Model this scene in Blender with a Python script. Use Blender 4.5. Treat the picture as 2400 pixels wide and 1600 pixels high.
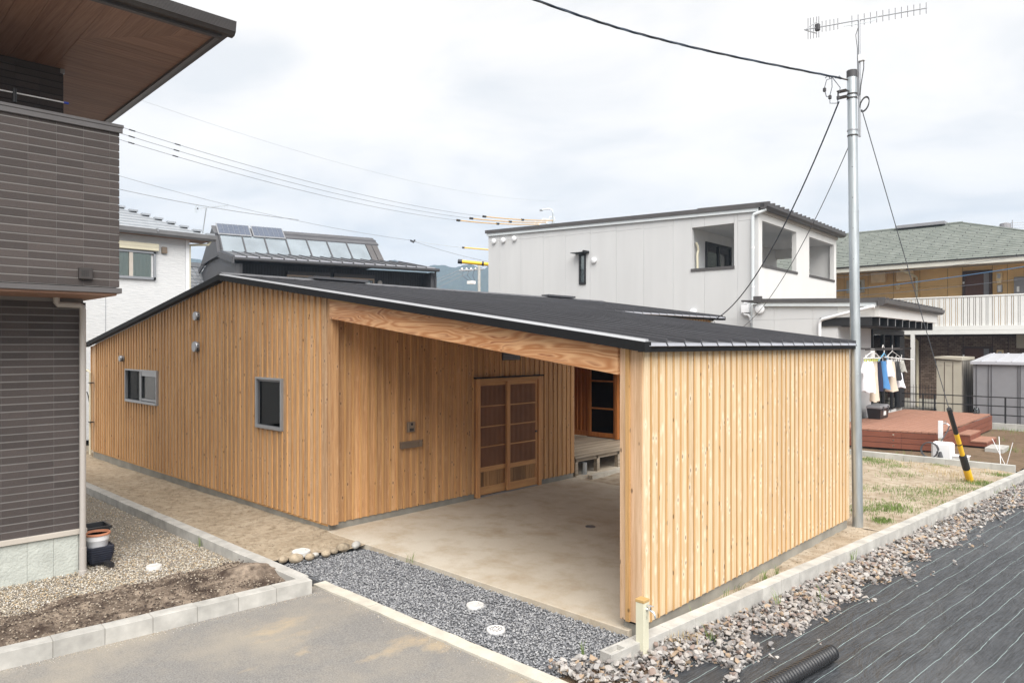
import bpy, bmesh, math, random
import numpy as np
from mathutils import Vector, Matrix, noise as mnoise
random.seed(7); rng = np.random.default_rng(7)
for o in list(bpy.data.objects): bpy.data.objects.remove(o)
S = bpy.context.scene; COL = S.collection
R = math.radians

# ------------------------------------------------------------------ camera
cam = bpy.data.cameras.new('camera'); cam.sensor_width = 36.0; cam.lens = 36.0*1666/2400
cam.shift_y = 6/2400; cam.clip_start = 0.1; cam.clip_end = 6000
camo = bpy.data.objects.new('camera', cam); COL.objects.link(camo)
camo.location = (0, 0, 2.65); camo.rotation_euler = (R(90), 0, R(43.4)); S.camera = camo
# ------------------------------------------------------------------ sky, sun, exposure
SUN_EL, SUN_AZ = R(49), R(-34)      # soft sun behind cloud, from +X and a little -Y
w = bpy.data.worlds.new('World'); S.world = w; w.use_nodes = True
nt = w.node_tree; nt.nodes.clear(); N = nt.nodes.new; L = nt.links.new
out = N('ShaderNodeOutputWorld'); bg = N('ShaderNodeBackground'); bg.inputs['Strength'].default_value = 0.1
sky = N('ShaderNodeTexSky'); sky.sky_type = 'NISHITA'; sky.sun_disc = False
sky.sun_elevation = SUN_EL; sky.sun_rotation = R(90) - SUN_AZ; sky.air_density = 1.0; sky.dust_density = 2.0
tc = N('ShaderNodeTexCoord'); sep = N('ShaderNodeSeparateXYZ'); L(tc.outputs['Generated'], sep.inputs[0])
zc = N('ShaderNodeMath'); zc.operation = 'MAXIMUM'; zc.inputs[1].default_value = 0.0; L(sep.outputs['Z'], zc.inputs[0])
za = N('ShaderNodeMath'); za.operation = 'ADD'; za.inputs[1].default_value = 0.16; L(zc.outputs[0], za.inputs[0])
dx = N('ShaderNodeMath'); dx.operation = 'DIVIDE'; L(sep.outputs['X'], dx.inputs[0]); L(za.outputs[0], dx.inputs[1])
dy = N('ShaderNodeMath'); dy.operation = 'DIVIDE'; L(sep.outputs['Y'], dy.inputs[0]); L(za.outputs[0], dy.inputs[1])
cb = N('ShaderNodeCombineXYZ'); L(dx.outputs[0], cb.inputs[0]); L(dy.outputs[0], cb.inputs[1])
n1 = N('ShaderNodeTexNoise'); n1.inputs['Scale'].default_value = 1.5; n1.inputs['Detail'].default_value = 7; n1.inputs['Roughness'].default_value = 0.55
n1.inputs['Distortion'].default_value = 0.4; L(cb.outputs[0], n1.inputs['Vector'])
cr = N('ShaderNodeValToRGB'); cr.color_ramp.elements[0].position = 0.36; cr.color_ramp.elements[0].color = (5.0, 4.95, 4.85, 1)
cr.color_ramp.elements[1].position = 0.62; cr.color_ramp.elements[1].color = (6.5, 6.15, 5.72, 1)
e = cr.color_ramp.elements.new(0.50); e.color = (6.0, 5.74, 5.42, 1); L(n1.outputs['Fac'], cr.inputs[0])
mx = N('ShaderNodeMixRGB'); mx.inputs[0].default_value = 0.93; L(sky.outputs[0], mx.inputs[1]); L(cr.outputs[0], mx.inputs[2])
L(mx.outputs[0], bg.inputs[0]); L(bg.outputs[0], out.inputs[0])
sl = bpy.data.lights.new('sun', 'SUN'); sl.energy = 3.5; sl.angle = R(60); sl.color = (1.0, 0.97, 0.925)
so = bpy.data.objects.new('sun', sl); COL.objects.link(so)
sd = Vector((math.cos(SUN_AZ)*math.cos(SUN_EL), math.sin(SUN_AZ)*math.cos(SUN_EL), math.sin(SUN_EL)))
so.rotation_euler = sd.to_track_quat('Z', 'Y').to_euler(); so.location = (20, -15, 30)
S.view_settings.view_transform = 'Standard'; S.view_settings.look = 'None'
S.view_settings.exposure = 1.02; S.view_settings.gamma = 1.0; S.view_settings.use_curve_mapping = False

# ------------------------------------------------------------------ materials
def base_mat(name, rough=0.7, metal=0.0, spec=0.5):
    m = bpy.data.materials.new(name); m.use_nodes = True
    b = m.node_tree.nodes['Principled BSDF']
    b.inputs['Roughness'].default_value = rough; b.inputs['Metallic'].default_value = metal
    b.inputs['Specular IOR Level'].default_value = spec
    return m, m.node_tree, b
def nd(t, kind, **kw):
    n = t.nodes.new(kind)
    for k, v in kw.items(): setattr(n, k, v)
    return n
def math_(t, op, a, b=None):
    n = nd(t, 'ShaderNodeMath', operation=op)
    for i, x in enumerate((a, b)):
        if x is None: continue
        if isinstance(x, (int, float)): n.inputs[i].default_value = x
        else: t.links.new(x, n.inputs[i])
    return n.outputs[0]
def mixc(t, f, a, b, mode='MIX'):
    n = nd(t, 'ShaderNodeMixRGB', blend_type=mode)
    for i, x in enumerate((f, a, b)):
        if isinstance(x, (int, float)): n.inputs[i].default_value = x
        elif isinstance(x, tuple): n.inputs[i].default_value = (*x, 1)
        else: t.links.new(x, n.inputs[i])
    return n.outputs[0]
def ramp(t, f, stops):
    n = nd(t, 'ShaderNodeValToRGB'); el = n.color_ramp.elements
    while len(el) < len(stops): el.new(0.5)
    for e, (p, c) in zip(el, stops):
        e.position = p; e.color = (*c, 1) if isinstance(c, tuple) else (c, c, c, 1)
    t.links.new(f, n.inputs[0]); return n.outputs[0]
def coords(t, scale=(1, 1, 1), rnd=0.0, obj=False):
    if obj: v = nd(t, 'ShaderNodeTexCoord').outputs['Object']
    else: v = nd(t, 'ShaderNodeNewGeometry').outputs['Position']
    if rnd:
        oi = nd(t, 'ShaderNodeObjectInfo'); k = math_(t, 'MULTIPLY', oi.outputs['Random'], rnd)
        c = nd(t, 'ShaderNodeCombineXYZ'); t.links.new(k, c.inputs[0]); t.links.new(k, c.inputs[1]); t.links.new(k, c.inputs[2])
        a = nd(t, 'ShaderNodeVectorMath', operation='ADD'); t.links.new(v, a.inputs[0]); t.links.new(c.outputs[0], a.inputs[1]); v = a.outputs[0]
    s = nd(t, 'ShaderNodeVectorMath', operation='MULTIPLY'); t.links.new(v, s.inputs[0]); s.inputs[1].default_value = scale
    return s.outputs[0]
def noise(t, v, scale, detail=4, rough=0.55, dist=0.0):
    n = nd(t, 'ShaderNodeTexNoise'); n.inputs['Scale'].default_value = scale; n.inputs['Detail'].default_value = detail
    n.inputs['Roughness'].default_value = rough; n.inputs['Distortion'].default_value = dist
    t.links.new(v, n.inputs['Vector']); return n.outputs['Fac']
def bump(t, b, h, strength, dist=0.01):
    n = nd(t, 'ShaderNodeBump'); n.inputs['Strength'].default_value = strength; n.inputs['Distance'].default_value = dist
    t.links.new(h, n.inputs['Height']); t.links.new(n.outputs[0], b.inputs['Normal'])
def plain(name, c, rough=0.6, metal=0.0, var=0.12, scale=3.0, bmp=0.0, bscale=60.0, stretch=(1, 1, 1), rand=0.0, spec=0.5):
    m, t, b = base_mat(name, rough, metal, spec)
    v = coords(t, stretch)
    f = noise(t, v, scale, 5)
    lo = tuple(x*(1-var) for x in c); hi = tuple(min(1, x*(1+var)) for x in c)
    col = mixc(t, ramp(t, f, [(0.3, 0.0), (0.7, 1.0)]), lo, hi)
    if rand:
        oi = nd(t, 'ShaderNodeObjectInfo'); k = math_(t, 'ADD', math_(t, 'MULTIPLY', oi.outputs['Random'], 2*rand), 1-rand)
        g = nd(t, 'ShaderNodeCombineXYZ'); [t.links.new(k, g.inputs[i]) for i in range(3)]
        col = mixc(t, 1.0, col, g.outputs[0], 'MULTIPLY')
    t.links.new(col, b.inputs['Base Color'])
    if bmp: bump(t, b, noise(t, v, bscale, 3), bmp, 0.01)
    return m
def wood(name, lo, hi, knots=True, streak=0.0, axis='z', rough=0.62, rand=0.16):
    m, t, b = base_mat(name, rough, 0, 0.3)
    st = {'z': (1, 1, 0.035), 'y': (1, 0.035, 1), 'x': (0.035, 1, 1)}[axis]
    v = coords(t, st, 37.0)
    g = noise(t, v, 85, 6, 0.65, 0.3); g2 = noise(t, v, 26, 3, 0.5, 0.2)
    f = math_(t, 'ADD', math_(t, 'MULTIPLY', g, 0.55), math_(t, 'MULTIPLY', g2, 0.45))
    col = mixc(t, ramp(t, f, [(0.40, 0.0), (0.60, 1.0)]), lo, hi)
    if knots:
        ks = {'z': (13, 13, 6.0), 'y': (13, 6.0, 13), 'x': (6.0, 13, 13)}[axis]
        kv = coords(t, ks, 91.0)
        vo = nd(t, 'ShaderNodeTexVoronoi'); vo.inputs['Scale'].default_value = 1.0; t.links.new(kv, vo.inputs['Vector'])
        sp = nd(t, 'ShaderNodeSeparateColor'); t.links.new(vo.outputs['Color'], sp.inputs[0])
        pick = math_(t, 'GREATER_THAN', sp.outputs[0], 0.30)
        if streak:
            halo = math_(t, 'MULTIPLY', ramp(t, vo.outputs['Distance'], [(0.10, 1.0), (0.42, 0.0)]), math_(t, 'MULTIPLY', pick, streak))
            col = mixc(t, halo, col, tuple(min(.8, hi[i]*1.10+(.05, .075, .10)[i]) for i in range(3)))
        k = math_(t, 'MULTIPLY', ramp(t, vo.outputs['Distance'], [(0.10, 1.0), (0.17, 0.0)]), pick)
        col = mixc(t, math_(t, 'MULTIPLY', k, 0.8), col, tuple(x*0.22 for x in lo))
    if rand:
        oi = nd(t, 'ShaderNodeObjectInfo'); kk = math_(t, 'ADD', math_(t, 'MULTIPLY', oi.outputs['Random'], 2*rand), 1-rand)
        gg = nd(t, 'ShaderNodeCombineXYZ'); [t.links.new(kk, gg.inputs[i]) for i in range(3)]
        col = mixc(t, 1.0, col, gg.outputs[0], 'MULTIPLY')
    t.links.new(col, b.inputs['Base Color']); bump(t, b, g, 0.25, 0.004)
    return m
def cathedral(name, lo, hi, dark):
    m, t, b = base_mat(name, 0.5, 0, 0.35)
    v = coords(t, (0.36, 1.0, 2.6))
    n = noise(t, v, 1.6, 2.5, 0.5, 0.35); fine = noise(t, coords(t, (0.05, 1, 1)), 120, 3)
    s = math_(t, 'SINE', math_(t, 'MULTIPLY', n, 95.0))
    f = math_(t, 'ADD', math_(t, 'MULTIPLY', s, 0.38), 0.5)
    col = mixc(t, ramp(t, f, [(0.1, 0.0), (0.85, 1.0)]), lo, hi)
    big = noise(t, v, 3.2, 2); col = mixc(t, math_(t, 'MULTIPLY', ramp(t, f, [(0.72, 0.0), (0.9, 1.0)]), ramp(t, big, [(0.42, 0.0), (0.58, 1.0)])), col, dark)
    col = mixc(t, math_(t, 'MULTIPLY', fine, 0.35), col, lo)
    t.links.new(col, b.inputs['Base Color']); return m
def stone_mat(name, cols, rough=0.85, speck=0.25, sscale=60):
    m, t, b = base_mat(name, rough, 0, 0.3)
    ge = nd(t, 'ShaderNodeNewGeometry')
    n = len(cols); col = ramp(t, ge.outputs['Random Per Island'], [(i/n, c) for i, c in enumerate(cols)])
    t.nodes[-1].color_ramp.interpolation = 'CONSTANT'
    f = noise(t, coords(t), sscale, 3)
    col = mixc(t, math_(t, 'MULTIPLY', f, speck), col, (0.05, 0.045, 0.04))
    t.links.new(col, b.inputs['Base Color']); bump(t, b, f, 0.3, 0.004); return m
def soil_mat(name, c1, c2, c3, s1=1.2, s2=14, bs=70, bstr=0.6):
    m, t, b = base_mat(name, 0.95, 0, 0.1); v = coords(t)
    a = noise(t, v, s1, 5, 0.6, 0.4); d = noise(t, v, s2, 6, 0.65); p = noise(t, v, bs*2, 2)
    col = mixc(t, ramp(t, a, [(0.35, 0.0), (0.65, 1.0)]), c1, c2)
    col = mixc(t, ramp(t, d, [(0.45, 0.0), (0.7, 0.9)]), col, c3)
    col = mixc(t, math_(t, 'MULTIPLY', ramp(t, p, [(0.55, 0.0), (0.7, 1.0)]), 0.35), col, tuple(x*0.45 for x in c1))
    t.links.new(col, b.inputs['Base Color'])
    h = math_(t, 'ADD', noise(t, v, bs, 4), math_(t, 'MULTIPLY', d, 1.0)); bump(t, b, h, bstr, 0.02); return m
def glass_mat(name, tint=(0.75, 0.8, 0.8), refl=1.0):
    m = bpy.data.materials.new(name); m.use_nodes = True; t = m.node_tree; t.nodes.clear()
    o = nd(t, 'ShaderNodeOutputMaterial'); tr = nd(t, 'ShaderNodeBsdfTransparent'); gl = nd(t, 'ShaderNodeBsdfGlossy')
    tr.inputs[0].default_value = (*tint, 1); gl.inputs['Roughness'].default_value = 0.01; gl.inputs['Color'].default_value = (refl, refl, refl, 1)
    fr = nd(t, 'ShaderNodeFresnel'); fr.inputs[0].default_value = 1.6
    mxs = nd(t, 'ShaderNodeMixShader'); t.links.new(fr.outputs[0], mxs.inputs[0]); t.links.new(tr.outputs[0], mxs.inputs[1]); t.links.new(gl.outputs[0], mxs.inputs[2])
    t.links.new(mxs.outputs[0], o.inputs[0]); return m

M = {}
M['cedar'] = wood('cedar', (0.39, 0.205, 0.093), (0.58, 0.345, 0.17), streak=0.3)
M['cedar_grey'] = wood('cedar_grey', (0.38, 0.232, 0.128), (0.57, 0.38, 0.225), streak=0.35, rand=0.12)
M['cedar_batten'] = wood('cedar_batten', (0.42, 0.22, 0.085), (0.58, 0.34, 0.145), rand=0.1)
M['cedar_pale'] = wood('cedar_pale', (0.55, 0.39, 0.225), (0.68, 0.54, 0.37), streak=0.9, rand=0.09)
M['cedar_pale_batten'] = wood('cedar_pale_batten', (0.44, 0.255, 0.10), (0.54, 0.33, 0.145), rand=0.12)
M['cedar_post'] = wood('cedar_post', (0.44, 0.28, 0.16), (0.60, 0.42, 0.28), rand=0.05)
M['beam'] = cathedral('beam', (0.40, 0.175, 0.07), (0.66, 0.40, 0.215), (0.22, 0.06, 0.02))
M['fir'] = wood('fir', (0.46, 0.25, 0.10), (0.62, 0.38, 0.17), knots=False, axis='x')
M['fir_y'] = wood('fir_y', (0.44, 0.22, 0.085), (0.58, 0.33, 0.14), knots=False, axis='y', rand=0.05)
M['fir_z'] = wood('fir_z', (0.44, 0.21, 0.085), (0.58, 0.32, 0.14), knots=False, axis='z', rand=0.05)
M['reddoor'] = wood('reddoor', (0.36, 0.12, 0.03), (0.50, 0.20, 0.06), knots=False, axis='z', rand=0.05)
M['lattice'] = plain('lattice', (0.27, 0.125, 0.06), 0.6)
M['doorback'] = plain('doorback', (0.045, 0.018, 0.010), 0.9)
M['oak'] = wood('oak', (0.20, 0.105, 0.04), (0.36, 0.20, 0.085), knots=False, axis='z', rand=0.3)
M['greydeck'] = wood('greydeck', (0.22, 0.18, 0.13), (0.40, 0.34, 0.27), knots=False, axis='y', rand=0.2)
M['dark'] = plain('dark', (0.012, 0.012, 0.013), 0.7)
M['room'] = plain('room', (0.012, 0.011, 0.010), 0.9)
M['roof'] = plain('roof', (0.082, 0.082, 0.090), 0.40, 0.25, 0.15, 1.5)
M['roof_edge'] = plain('roof_edge', (0.008, 0.008, 0.009), 0.7, 0.0, spec=0.25)
M['trim_silver'] = plain('trim_silver', (0.62, 0.62, 0.66), 0.30, 0.9, 0.05)
M['trim_sky_sheen'] = plain('trim_sky_sheen', (0.42, 0.43, 0.45), 0.4, 0.3, 0.05)  # pale colour stands for the sky reflected in the rake edge
M['conc'] = soil_mat('conc', (0.47, 0.415, 0.335), (0.53, 0.485, 0.41), (0.38, 0.305, 0.215), 0.6, 1.9, 40, 0.05)
M['found'] = plain('found', (0.26, 0.25, 0.22), 0.9, 0, 0.25, 2.5, 0.2, 30)
M['block'] = plain('block', (0.40, 0.39, 0.365), 0.9, 0, 0.20, 6, 0.35, 160, rand=0.07)
M['blockgrey'] = plain('blockgrey', (0.40, 0.40, 0.375), 0.9, 0, 0.16, 4, 0.35, 120, rand=0.06)
M['kerbwhite'] = plain('kerbwhite', (0.50, 0.47, 0.405), 0.9, 0, 0.14, 5, 0.3, 90)
M['tile'] = plain('tile', (0.056, 0.045, 0.042), 0.8, 0, 0.36, 190, 0.25, 220, rand=0.20)
M['mortar'] = plain('mortar', (0.175, 0.166, 0.16), 0.9)
M['darkmetal'] = plain('darkmetal', (0.05, 0.044, 0.042), 0.42, 0.3, 0.1)
M['greymetal'] = plain('greymetal', (0.115, 0.108, 0.108), 0.4, 0.35, 0.08)
M['soffit'] = wood('soffit', (0.20, 0.108, 0.072), (0.285, 0.170, 0.118), knots=False, axis='x', rand=0.10)
M['soffit_y'] = wood('soffit_y', (0.20, 0.108, 0.072), (0.285, 0.170, 0.118), knots=False, axis='y', rand=0.10)
M['pipegrey'] = plain('pipegrey', (0.40, 0.375, 0.35), 0.45, 0, 0.04)
M['stucco_green'] = plain('stucco_green', (0.44, 0.462, 0.428), 0.9, 0, 0.10, 6, 1.0, 34)
M['beigetrim'] = plain('beigetrim', (0.46, 0.42, 0.37), 0.6, 0, 0.06)
M['white'] = plain('white', (0.75, 0.75, 0.74), 0.5, 0, 0.03)
M['whiteplastic'] = plain('whiteplastic', (0.74, 0.75, 0.77), 0.4, 0, 0.03, 8)
M['cream'] = plain('cream', (0.62, 0.58, 0.44), 0.5, 0, 0.04)
M['pillar'] = plain('pillar', (0.58, 0.565, 0.44), 0.5, 0, 0.04)
M['tan'] = plain('tan', (0.42, 0.27, 0.105), 0.55, 0, 0.08)
M['chrome'] = plain('chrome', (0.82, 0.84, 0.86), 0.12, 1.0, 0.02)
M['steel'] = plain('steel', (0.50, 0.54, 0.56), 0.42, 0.85, 0.22, 9, 0, 0, (1, 1, 0.15))
M['alu'] = plain('alu', (0.33, 0.34, 0.36), 0.4, 0.6, 0.05)
M['alu_dark'] = plain('alu_dark', (0.14, 0.14, 0.15), 0.4, 0.5, 0.05)
M['bronze'] = plain('bronze', (0.26, 0.20, 0.15), 0.35, 0.5, 0.1)
M['black'] = plain('black', (0.014, 0.014, 0.015), 0.5, 0, 0.1)
M['blackplastic'] = plain('blackplastic', (0.018, 0.018, 0.02), 0.35, 0, 0.1)
M['navy'] = plain('navy', (0.018, 0.021, 0.034), 0.45, 0, 0.2, 12)
M['terra'] = plain('terra', (0.48, 0.20, 0.11), 0.8, 0, 0.1)
M['yellow'] = plain('yellow', (0.78, 0.47, 0.02), 0.45, 0, 0.06)
M['orangecover'] = plain('orangecover', (0.68, 0.40, 0.09), 0.5, 0, 0.05)
M['wire'] = plain('wire', (0.09, 0.10, 0.12), 0.6)
M['wire_light'] = plain('wire_light', (0.40, 0.42, 0.44), 0.6)
M['wire_mid'] = plain('wire_mid', (0.20, 0.21, 0.225), 0.6)
M['cable'] = plain('cable', (0.03, 0.045, 0.07), 0.5)
M['bluecable'] = plain('bluecable', (0.05, 0.13, 0.24), 0.5)
M['glass'] = glass_mat('glass')
M['glass_bright'] = glass_mat('glass_bright', (0.85, 0.89, 0.88))
M['collector'] = plain('collector', (0.29, 0.335, 0.37), 0.12, 0.4, 0.16, 0.9, spec=0.8)
M['pv'] = plain('pv', (0.085, 0.105, 0.15), 0.1, 0.2, 0.1, 10, spec=1.0)
M['curtain'] = plain('curtain', (0.50, 0.53, 0.50), 0.9, 0, 0.12, 20, 0.3, 20, (6, 6, 0.2))
M['charcoal'] = plain('charcoal', (0.055, 0.055, 0.06), 0.6, 0, 0.1)
M['charcoal_dark'] = plain('charcoal_dark', (0.018, 0.018, 0.02), 0.6, 0, 0.1)
M['greywall'] = plain('greywall', (0.53, 0.535, 0.54), 0.75, 0, 0.035, 1.2, 0, 0, (2, 2, 0.25))
M['whitewall_lit'] = plain('whitewall_lit', (0.64, 0.637, 0.625), 0.75, 0, 0.03, 1.2, 0, 0, (2, 2, 0.25))  # paler greywall, sun on the +X face put into colour; also porch beams
M['fasciawhite'] = plain('fasciawhite', (0.62, 0.66, 0.68), 0.5, 0, 0.03)
M['brownroof'] = plain('brownroof', (0.085, 0.08, 0.08), 0.5, 0.2, 0.1)
M['ochre'] = plain('ochre', (0.74, 0.50, 0.235), 0.8, 0, 0.07, 2, 0.2, 90)
M['creambeam'] = plain('creambeam', (0.55, 0.54, 0.48), 0.7, 0, 0.06)
M['railwhite'] = plain('railwhite', (0.68, 0.68, 0.66), 0.5, 0, 0.03)
M['doorbrown'] = plain('doorbrown', (0.10, 0.042, 0.026), 0.5, 0, 0.08)
M['doorframe'] = plain('doorframe', (0.06, 0.035, 0.027), 0.5)
M['meter'] = plain('meter', (0.78, 0.62, 0.38), 0.6)
M['shedbeige'] = plain('shedbeige', (0.42, 0.39, 0.32), 0.6, 0, 0.06, 2)
M['shedgrey'] = plain('shedgrey', (0.235, 0.235, 0.25), 0.55, 0, 0.05)
M['shedroof'] = plain('shedroof', (0.50, 0.51, 0.55), 0.45, 0.3, 0.05)
M['wpc'] = plain('wpc', (0.30, 0.15, 0.10), 0.75, 0, 0.10, 4, 0.2, 80, rand=0.06)
M['wpc_side'] = plain('wpc_side', (0.175, 0.055, 0.03), 0.7, 0, 0.12, 4, 0.2, 80, rand=0.06)
M['cloth_white'] = plain('cloth_white', (0.74, 0.75, 0.80), 0.95, 0, 0.04)
M['cloth_beige'] = plain('cloth_beige', (0.56, 0.49, 0.40), 0.95, 0, 0.06)
M['cloth_navy'] = plain('cloth_navy', (0.018, 0.02, 0.045), 0.95)
M['cloth_blue'] = plain('cloth_blue', (0.075, 0.22, 0.46), 0.95)
M['cloth_grey'] = plain('cloth_grey', (0.34, 0.34, 0.31), 0.95)
M['hangerblue'] = plain('hangerblue', (0.16, 0.42, 0.66), 0.4)
M['grass'] = plain('grass', (0.135, 0.20, 0.045), 0.8, 0, 0.3, 6)
M['drygrass'] = plain('drygrass', (0.42, 0.32, 0.16), 0.9, 0, 0.3, 6)
M['sand'] = soil_mat('sand', (0.37, 0.30, 0.215), (0.46, 0.385, 0.29), (0.22, 0.17, 0.115), 1.1, 9, 60, 0.8)
M['lotsoil'] = soil_mat('lotsoil', (0.36, 0.295, 0.22), (0.45, 0.385, 0.305), (0.22, 0.165, 0.105), 0.9, 5, 50, 0.8)
M['brownsoil'] = soil_mat('brownsoil', (0.145, 0.10, 0.068), (0.19, 0.135, 0.09), (0.10, 0.075, 0.045), 0.8, 6, 50, 0.8)
M['darksoil'] = soil_mat('darksoil', (0.07, 0.05, 0.04), (0.36, 0.29, 0.225), (0.055, 0.04, 0.032), 3.2, 10, 60, 1.0)
M['ground'] = soil_mat('ground', (0.22, 0.19, 0.15), (0.26, 0.23, 0.18), (0.18, 0.15, 0.11), 0.2, 3, 30, 0.4)
M['gravelbase'] = plain('gravelbase', (0.10, 0.105, 0.115), 0.9, 0, 0.4, 60, 0.8, 60)
M['pebblebase'] = plain('pebblebase', (0.22, 0.19, 0.15), 0.9, 0, 0.4, 60, 0.8, 60)
M['gravel'] = stone_mat('gravel', [(0.20, 0.205, 0.22), (0.27, 0.278, 0.295), (0.34, 0.347, 0.36), (0.15, 0.155, 0.168), (0.43, 0.435, 0.445), (0.25, 0.256, 0.275), (0.31, 0.312, 0.32)])
M['pebble'] = stone_mat('pebble', [(0.52, 0.45, 0.35), (0.40, 0.34, 0.26), (0.62, 0.57, 0.48), (0.27, 0.25, 0.22), (0.48, 0.36, 0.22), (0.66, 0.64, 0.60), (0.34, 0.31, 0.28), (0.56, 0.50, 0.40)], 0.8, 0.15)
ROCKC = [(0.31, 0.28, 0.265), (0.39, 0.365, 0.345), (0.25, 0.23, 0.22), (0.46, 0.435, 0.41), (0.38, 0.285, 0.20), (0.27, 0.205, 0.175), (0.41, 0.395, 0.38), (0.33, 0.315, 0.305), (0.23, 0.22, 0.218), (0.36, 0.33, 0.305)]
M['rock'] = stone_mat('rock', ROCKC, 0.85, 0.35, 22)
M['fieldstone'] = plain('fieldstone', (0.33, 0.27, 0.195), 0.9, 0, 0.35, 18, 0.6, 50, rand=0.25)
def rock_each():
    m, t, b = base_mat('rock_each', 0.85, 0, 0.3)
    oi = nd(t, 'ShaderNodeObjectInfo'); n = len(ROCKC)
    col = ramp(t, oi.outputs['Random'], [(i/n, c) for i, c in enumerate(ROCKC)]); t.nodes[-1].color_ramp.interpolation = 'CONSTANT'
    f = noise(t, coords(t), 22, 4); col = mixc(t, math_(t, 'MULTIPLY', f, 0.35), col, (0.05, 0.045, 0.04))
    t.links.new(col, b.inputs['Base Color']); bump(t, b, f, 0.4, 0.006); return m
M['rock_each'] = rock_each()
def asphalt():
    m, t, b = base_mat('asphalt', 0.92, 0, 0.2); v = coords(t)
    f = noise(t, v, 75, 5, 0.8)
    col = mixc(t, ramp(t, f, [(0.38, 0.0), (0.62, 1.0)]), (0.145, 0.140, 0.134), (0.262, 0.252, 0.238))
    d = noise(t, coords(t, (0.8, 0.8, 1)), 0.85, 10, 0.68, 0.1)
    col = mixc(t, math_(t, 'MULTIPLY', ramp(t, d, [(0.42, 0.0), (0.70, 1.0)]), 0.62), col, (0.37, 0.325, 0.255))
    d2 = noise(t, coords(t, (1.3, 0.8, 1)), 1.3, 10, 0.66, 0.1)
    col = mixc(t, math_(t, 'MULTIPLY', ramp(t, d2, [(0.58, 0.0), (0.72, 1.0)]), 0.7), col, (0.44, 0.345, 0.22))
    t.links.new(col, b.inputs['Base Color']); bump(t, b, f, 0.5, 0.006); return m
M['asphalt'] = asphalt()
KA = 5.2   # plan angle of the plot boundary kerbs, degrees
def fabric():
    m, t, b = base_mat('fabric', 0.55, 0, 0.5)
    c, s = math.cos(R(KA)), math.sin(R(KA))
    v = nd(t, 'ShaderNodeNewGeometry').outputs['Position']; sp = nd(t, 'ShaderNodeSeparateXYZ'); t.links.new(v, sp.inputs[0])
    wob = noise(t, coords(t, (0.9, 0.9, 0.9)), 1.6, 3)
    a = math_(t, 'SUBTRACT', math_(t, 'MULTIPLY', sp.outputs[0], c), math_(t, 'MULTIPLY', sp.outputs[1], s))
    a = math_(t, 'ADD', a, math_(t, 'MULTIPLY', math_(t, 'SUBTRACT', wob, 0.5), 0.05))
    k = math_(t, 'ABSOLUTE', math_(t, 'SUBTRACT', math_(t, 'FRACT', math_(t, 'ADD', math_(t, 'MULTIPLY', a, 1/0.17), 100.36)), 0.5))
    line = math_(t, 'LESS_THAN', k, 0.0115)
    line = math_(t, 'MULTIPLY', line, ramp(t, noise(t, coords(t), 7, 2), [(0.30, 0.25), (0.45, 1.0)]))
    wv = nd(t, 'ShaderNodeCombineXYZ'); t.links.new(math_(t, 'MULTIPLY', a, 95.0), wv.inputs[0]); t.links.new(math_(t, 'MULTIPLY', sp.outputs[1], 3.0), wv.inputs[1]); fib = noise(t, wv.outputs[0], 1.0, 3, 0.7); rib = noise(t, coords(t, (0.05, 1, 1)), 90, 2)
    col = mixc(t, ramp(t, fib, [(0.38, 0.0), (0.62, 1.0)]), (0.018, 0.020, 0.023), (0.055, 0.060, 0.068))
    dust = noise(t, coords(t, (1.0, 0.5, 1)), 1.1, 5, 0.6)
    col = mixc(t, math_(t, 'MULTIPLY', ramp(t, dust, [(0.45, 0.0), (0.75, 1.0)]), 0.45), col, (0.12, 0.125, 0.13))
    col = mixc(t, line, col, (0.29, 0.38, 0.375))
    t.links.new(col, b.inputs['Base Color'])
    h = math_(t, 'ADD', math_(t, 'MULTIPLY', noise(t, coords(t, (1.0, 0.45, 1)), 3.2, 4, 0.6, 0.8), 3.5), math_(t, 'MULTIPLY', rib, 0.2)); bump(t, b, h, 0.6, 0.035); return m
M['fabric'] = fabric()
def wavy():
    m, t, b = base_mat('wavystucco', 0.85, 0, 0.2)
    h = noise(t, coords(t, (3.5, 3.5, 26)), 1.4, 3, 0.5, 0.5)
    col = mixc(t, ramp(t, h, [(0.35, 0.0), (0.7, 1.0)]), (0.56, 0.57, 0.58), (0.64, 0.645, 0.65)); t.links.new(col, b.inputs['Base Color']); bump(t, b, h, 0.5, 0.02); return m
M['wavy'] = wavy()
def brickmat():
    m, t, b = base_mat('brickwall', 0.85, 0, 0.2)
    v = nd(t, 'ShaderNodeNewGeometry').outputs['Position']; sp = nd(t, 'ShaderNodeSeparateXYZ'); t.links.new(v, sp.inputs[0])
    cb = nd(t, 'ShaderNodeCombineXYZ'); t.links.new(sp.outputs[0], cb.inputs[0]); t.links.new(sp.outputs[2], cb.inputs[1])
    br = nd(t, 'ShaderNodeTexBrick'); t.links.new(cb.outputs[0], br.inputs['Vector']); br.inputs['Scale'].default_value = 1
    br.inputs['Brick Width'].default_value = 0.16; br.inputs['Row Height'].default_value = 0.072; br.inputs['Mortar Size'].default_value = 0.006
    br.inputs['Color1'].default_value = (0.15, 0.105, 0.078, 1); br.inputs['Color2'].default_value = (0.27, 0.205, 0.16, 1); br.inputs['Mortar'].default_value = (0.07, 0.055, 0.044, 1)
    t.links.new(br.outputs['Color'], b.inputs['Base Color']); bump(t, b, br.outputs['Fac'], -0.5, 0.01); return m
M['brick'] = brickmat()
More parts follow.
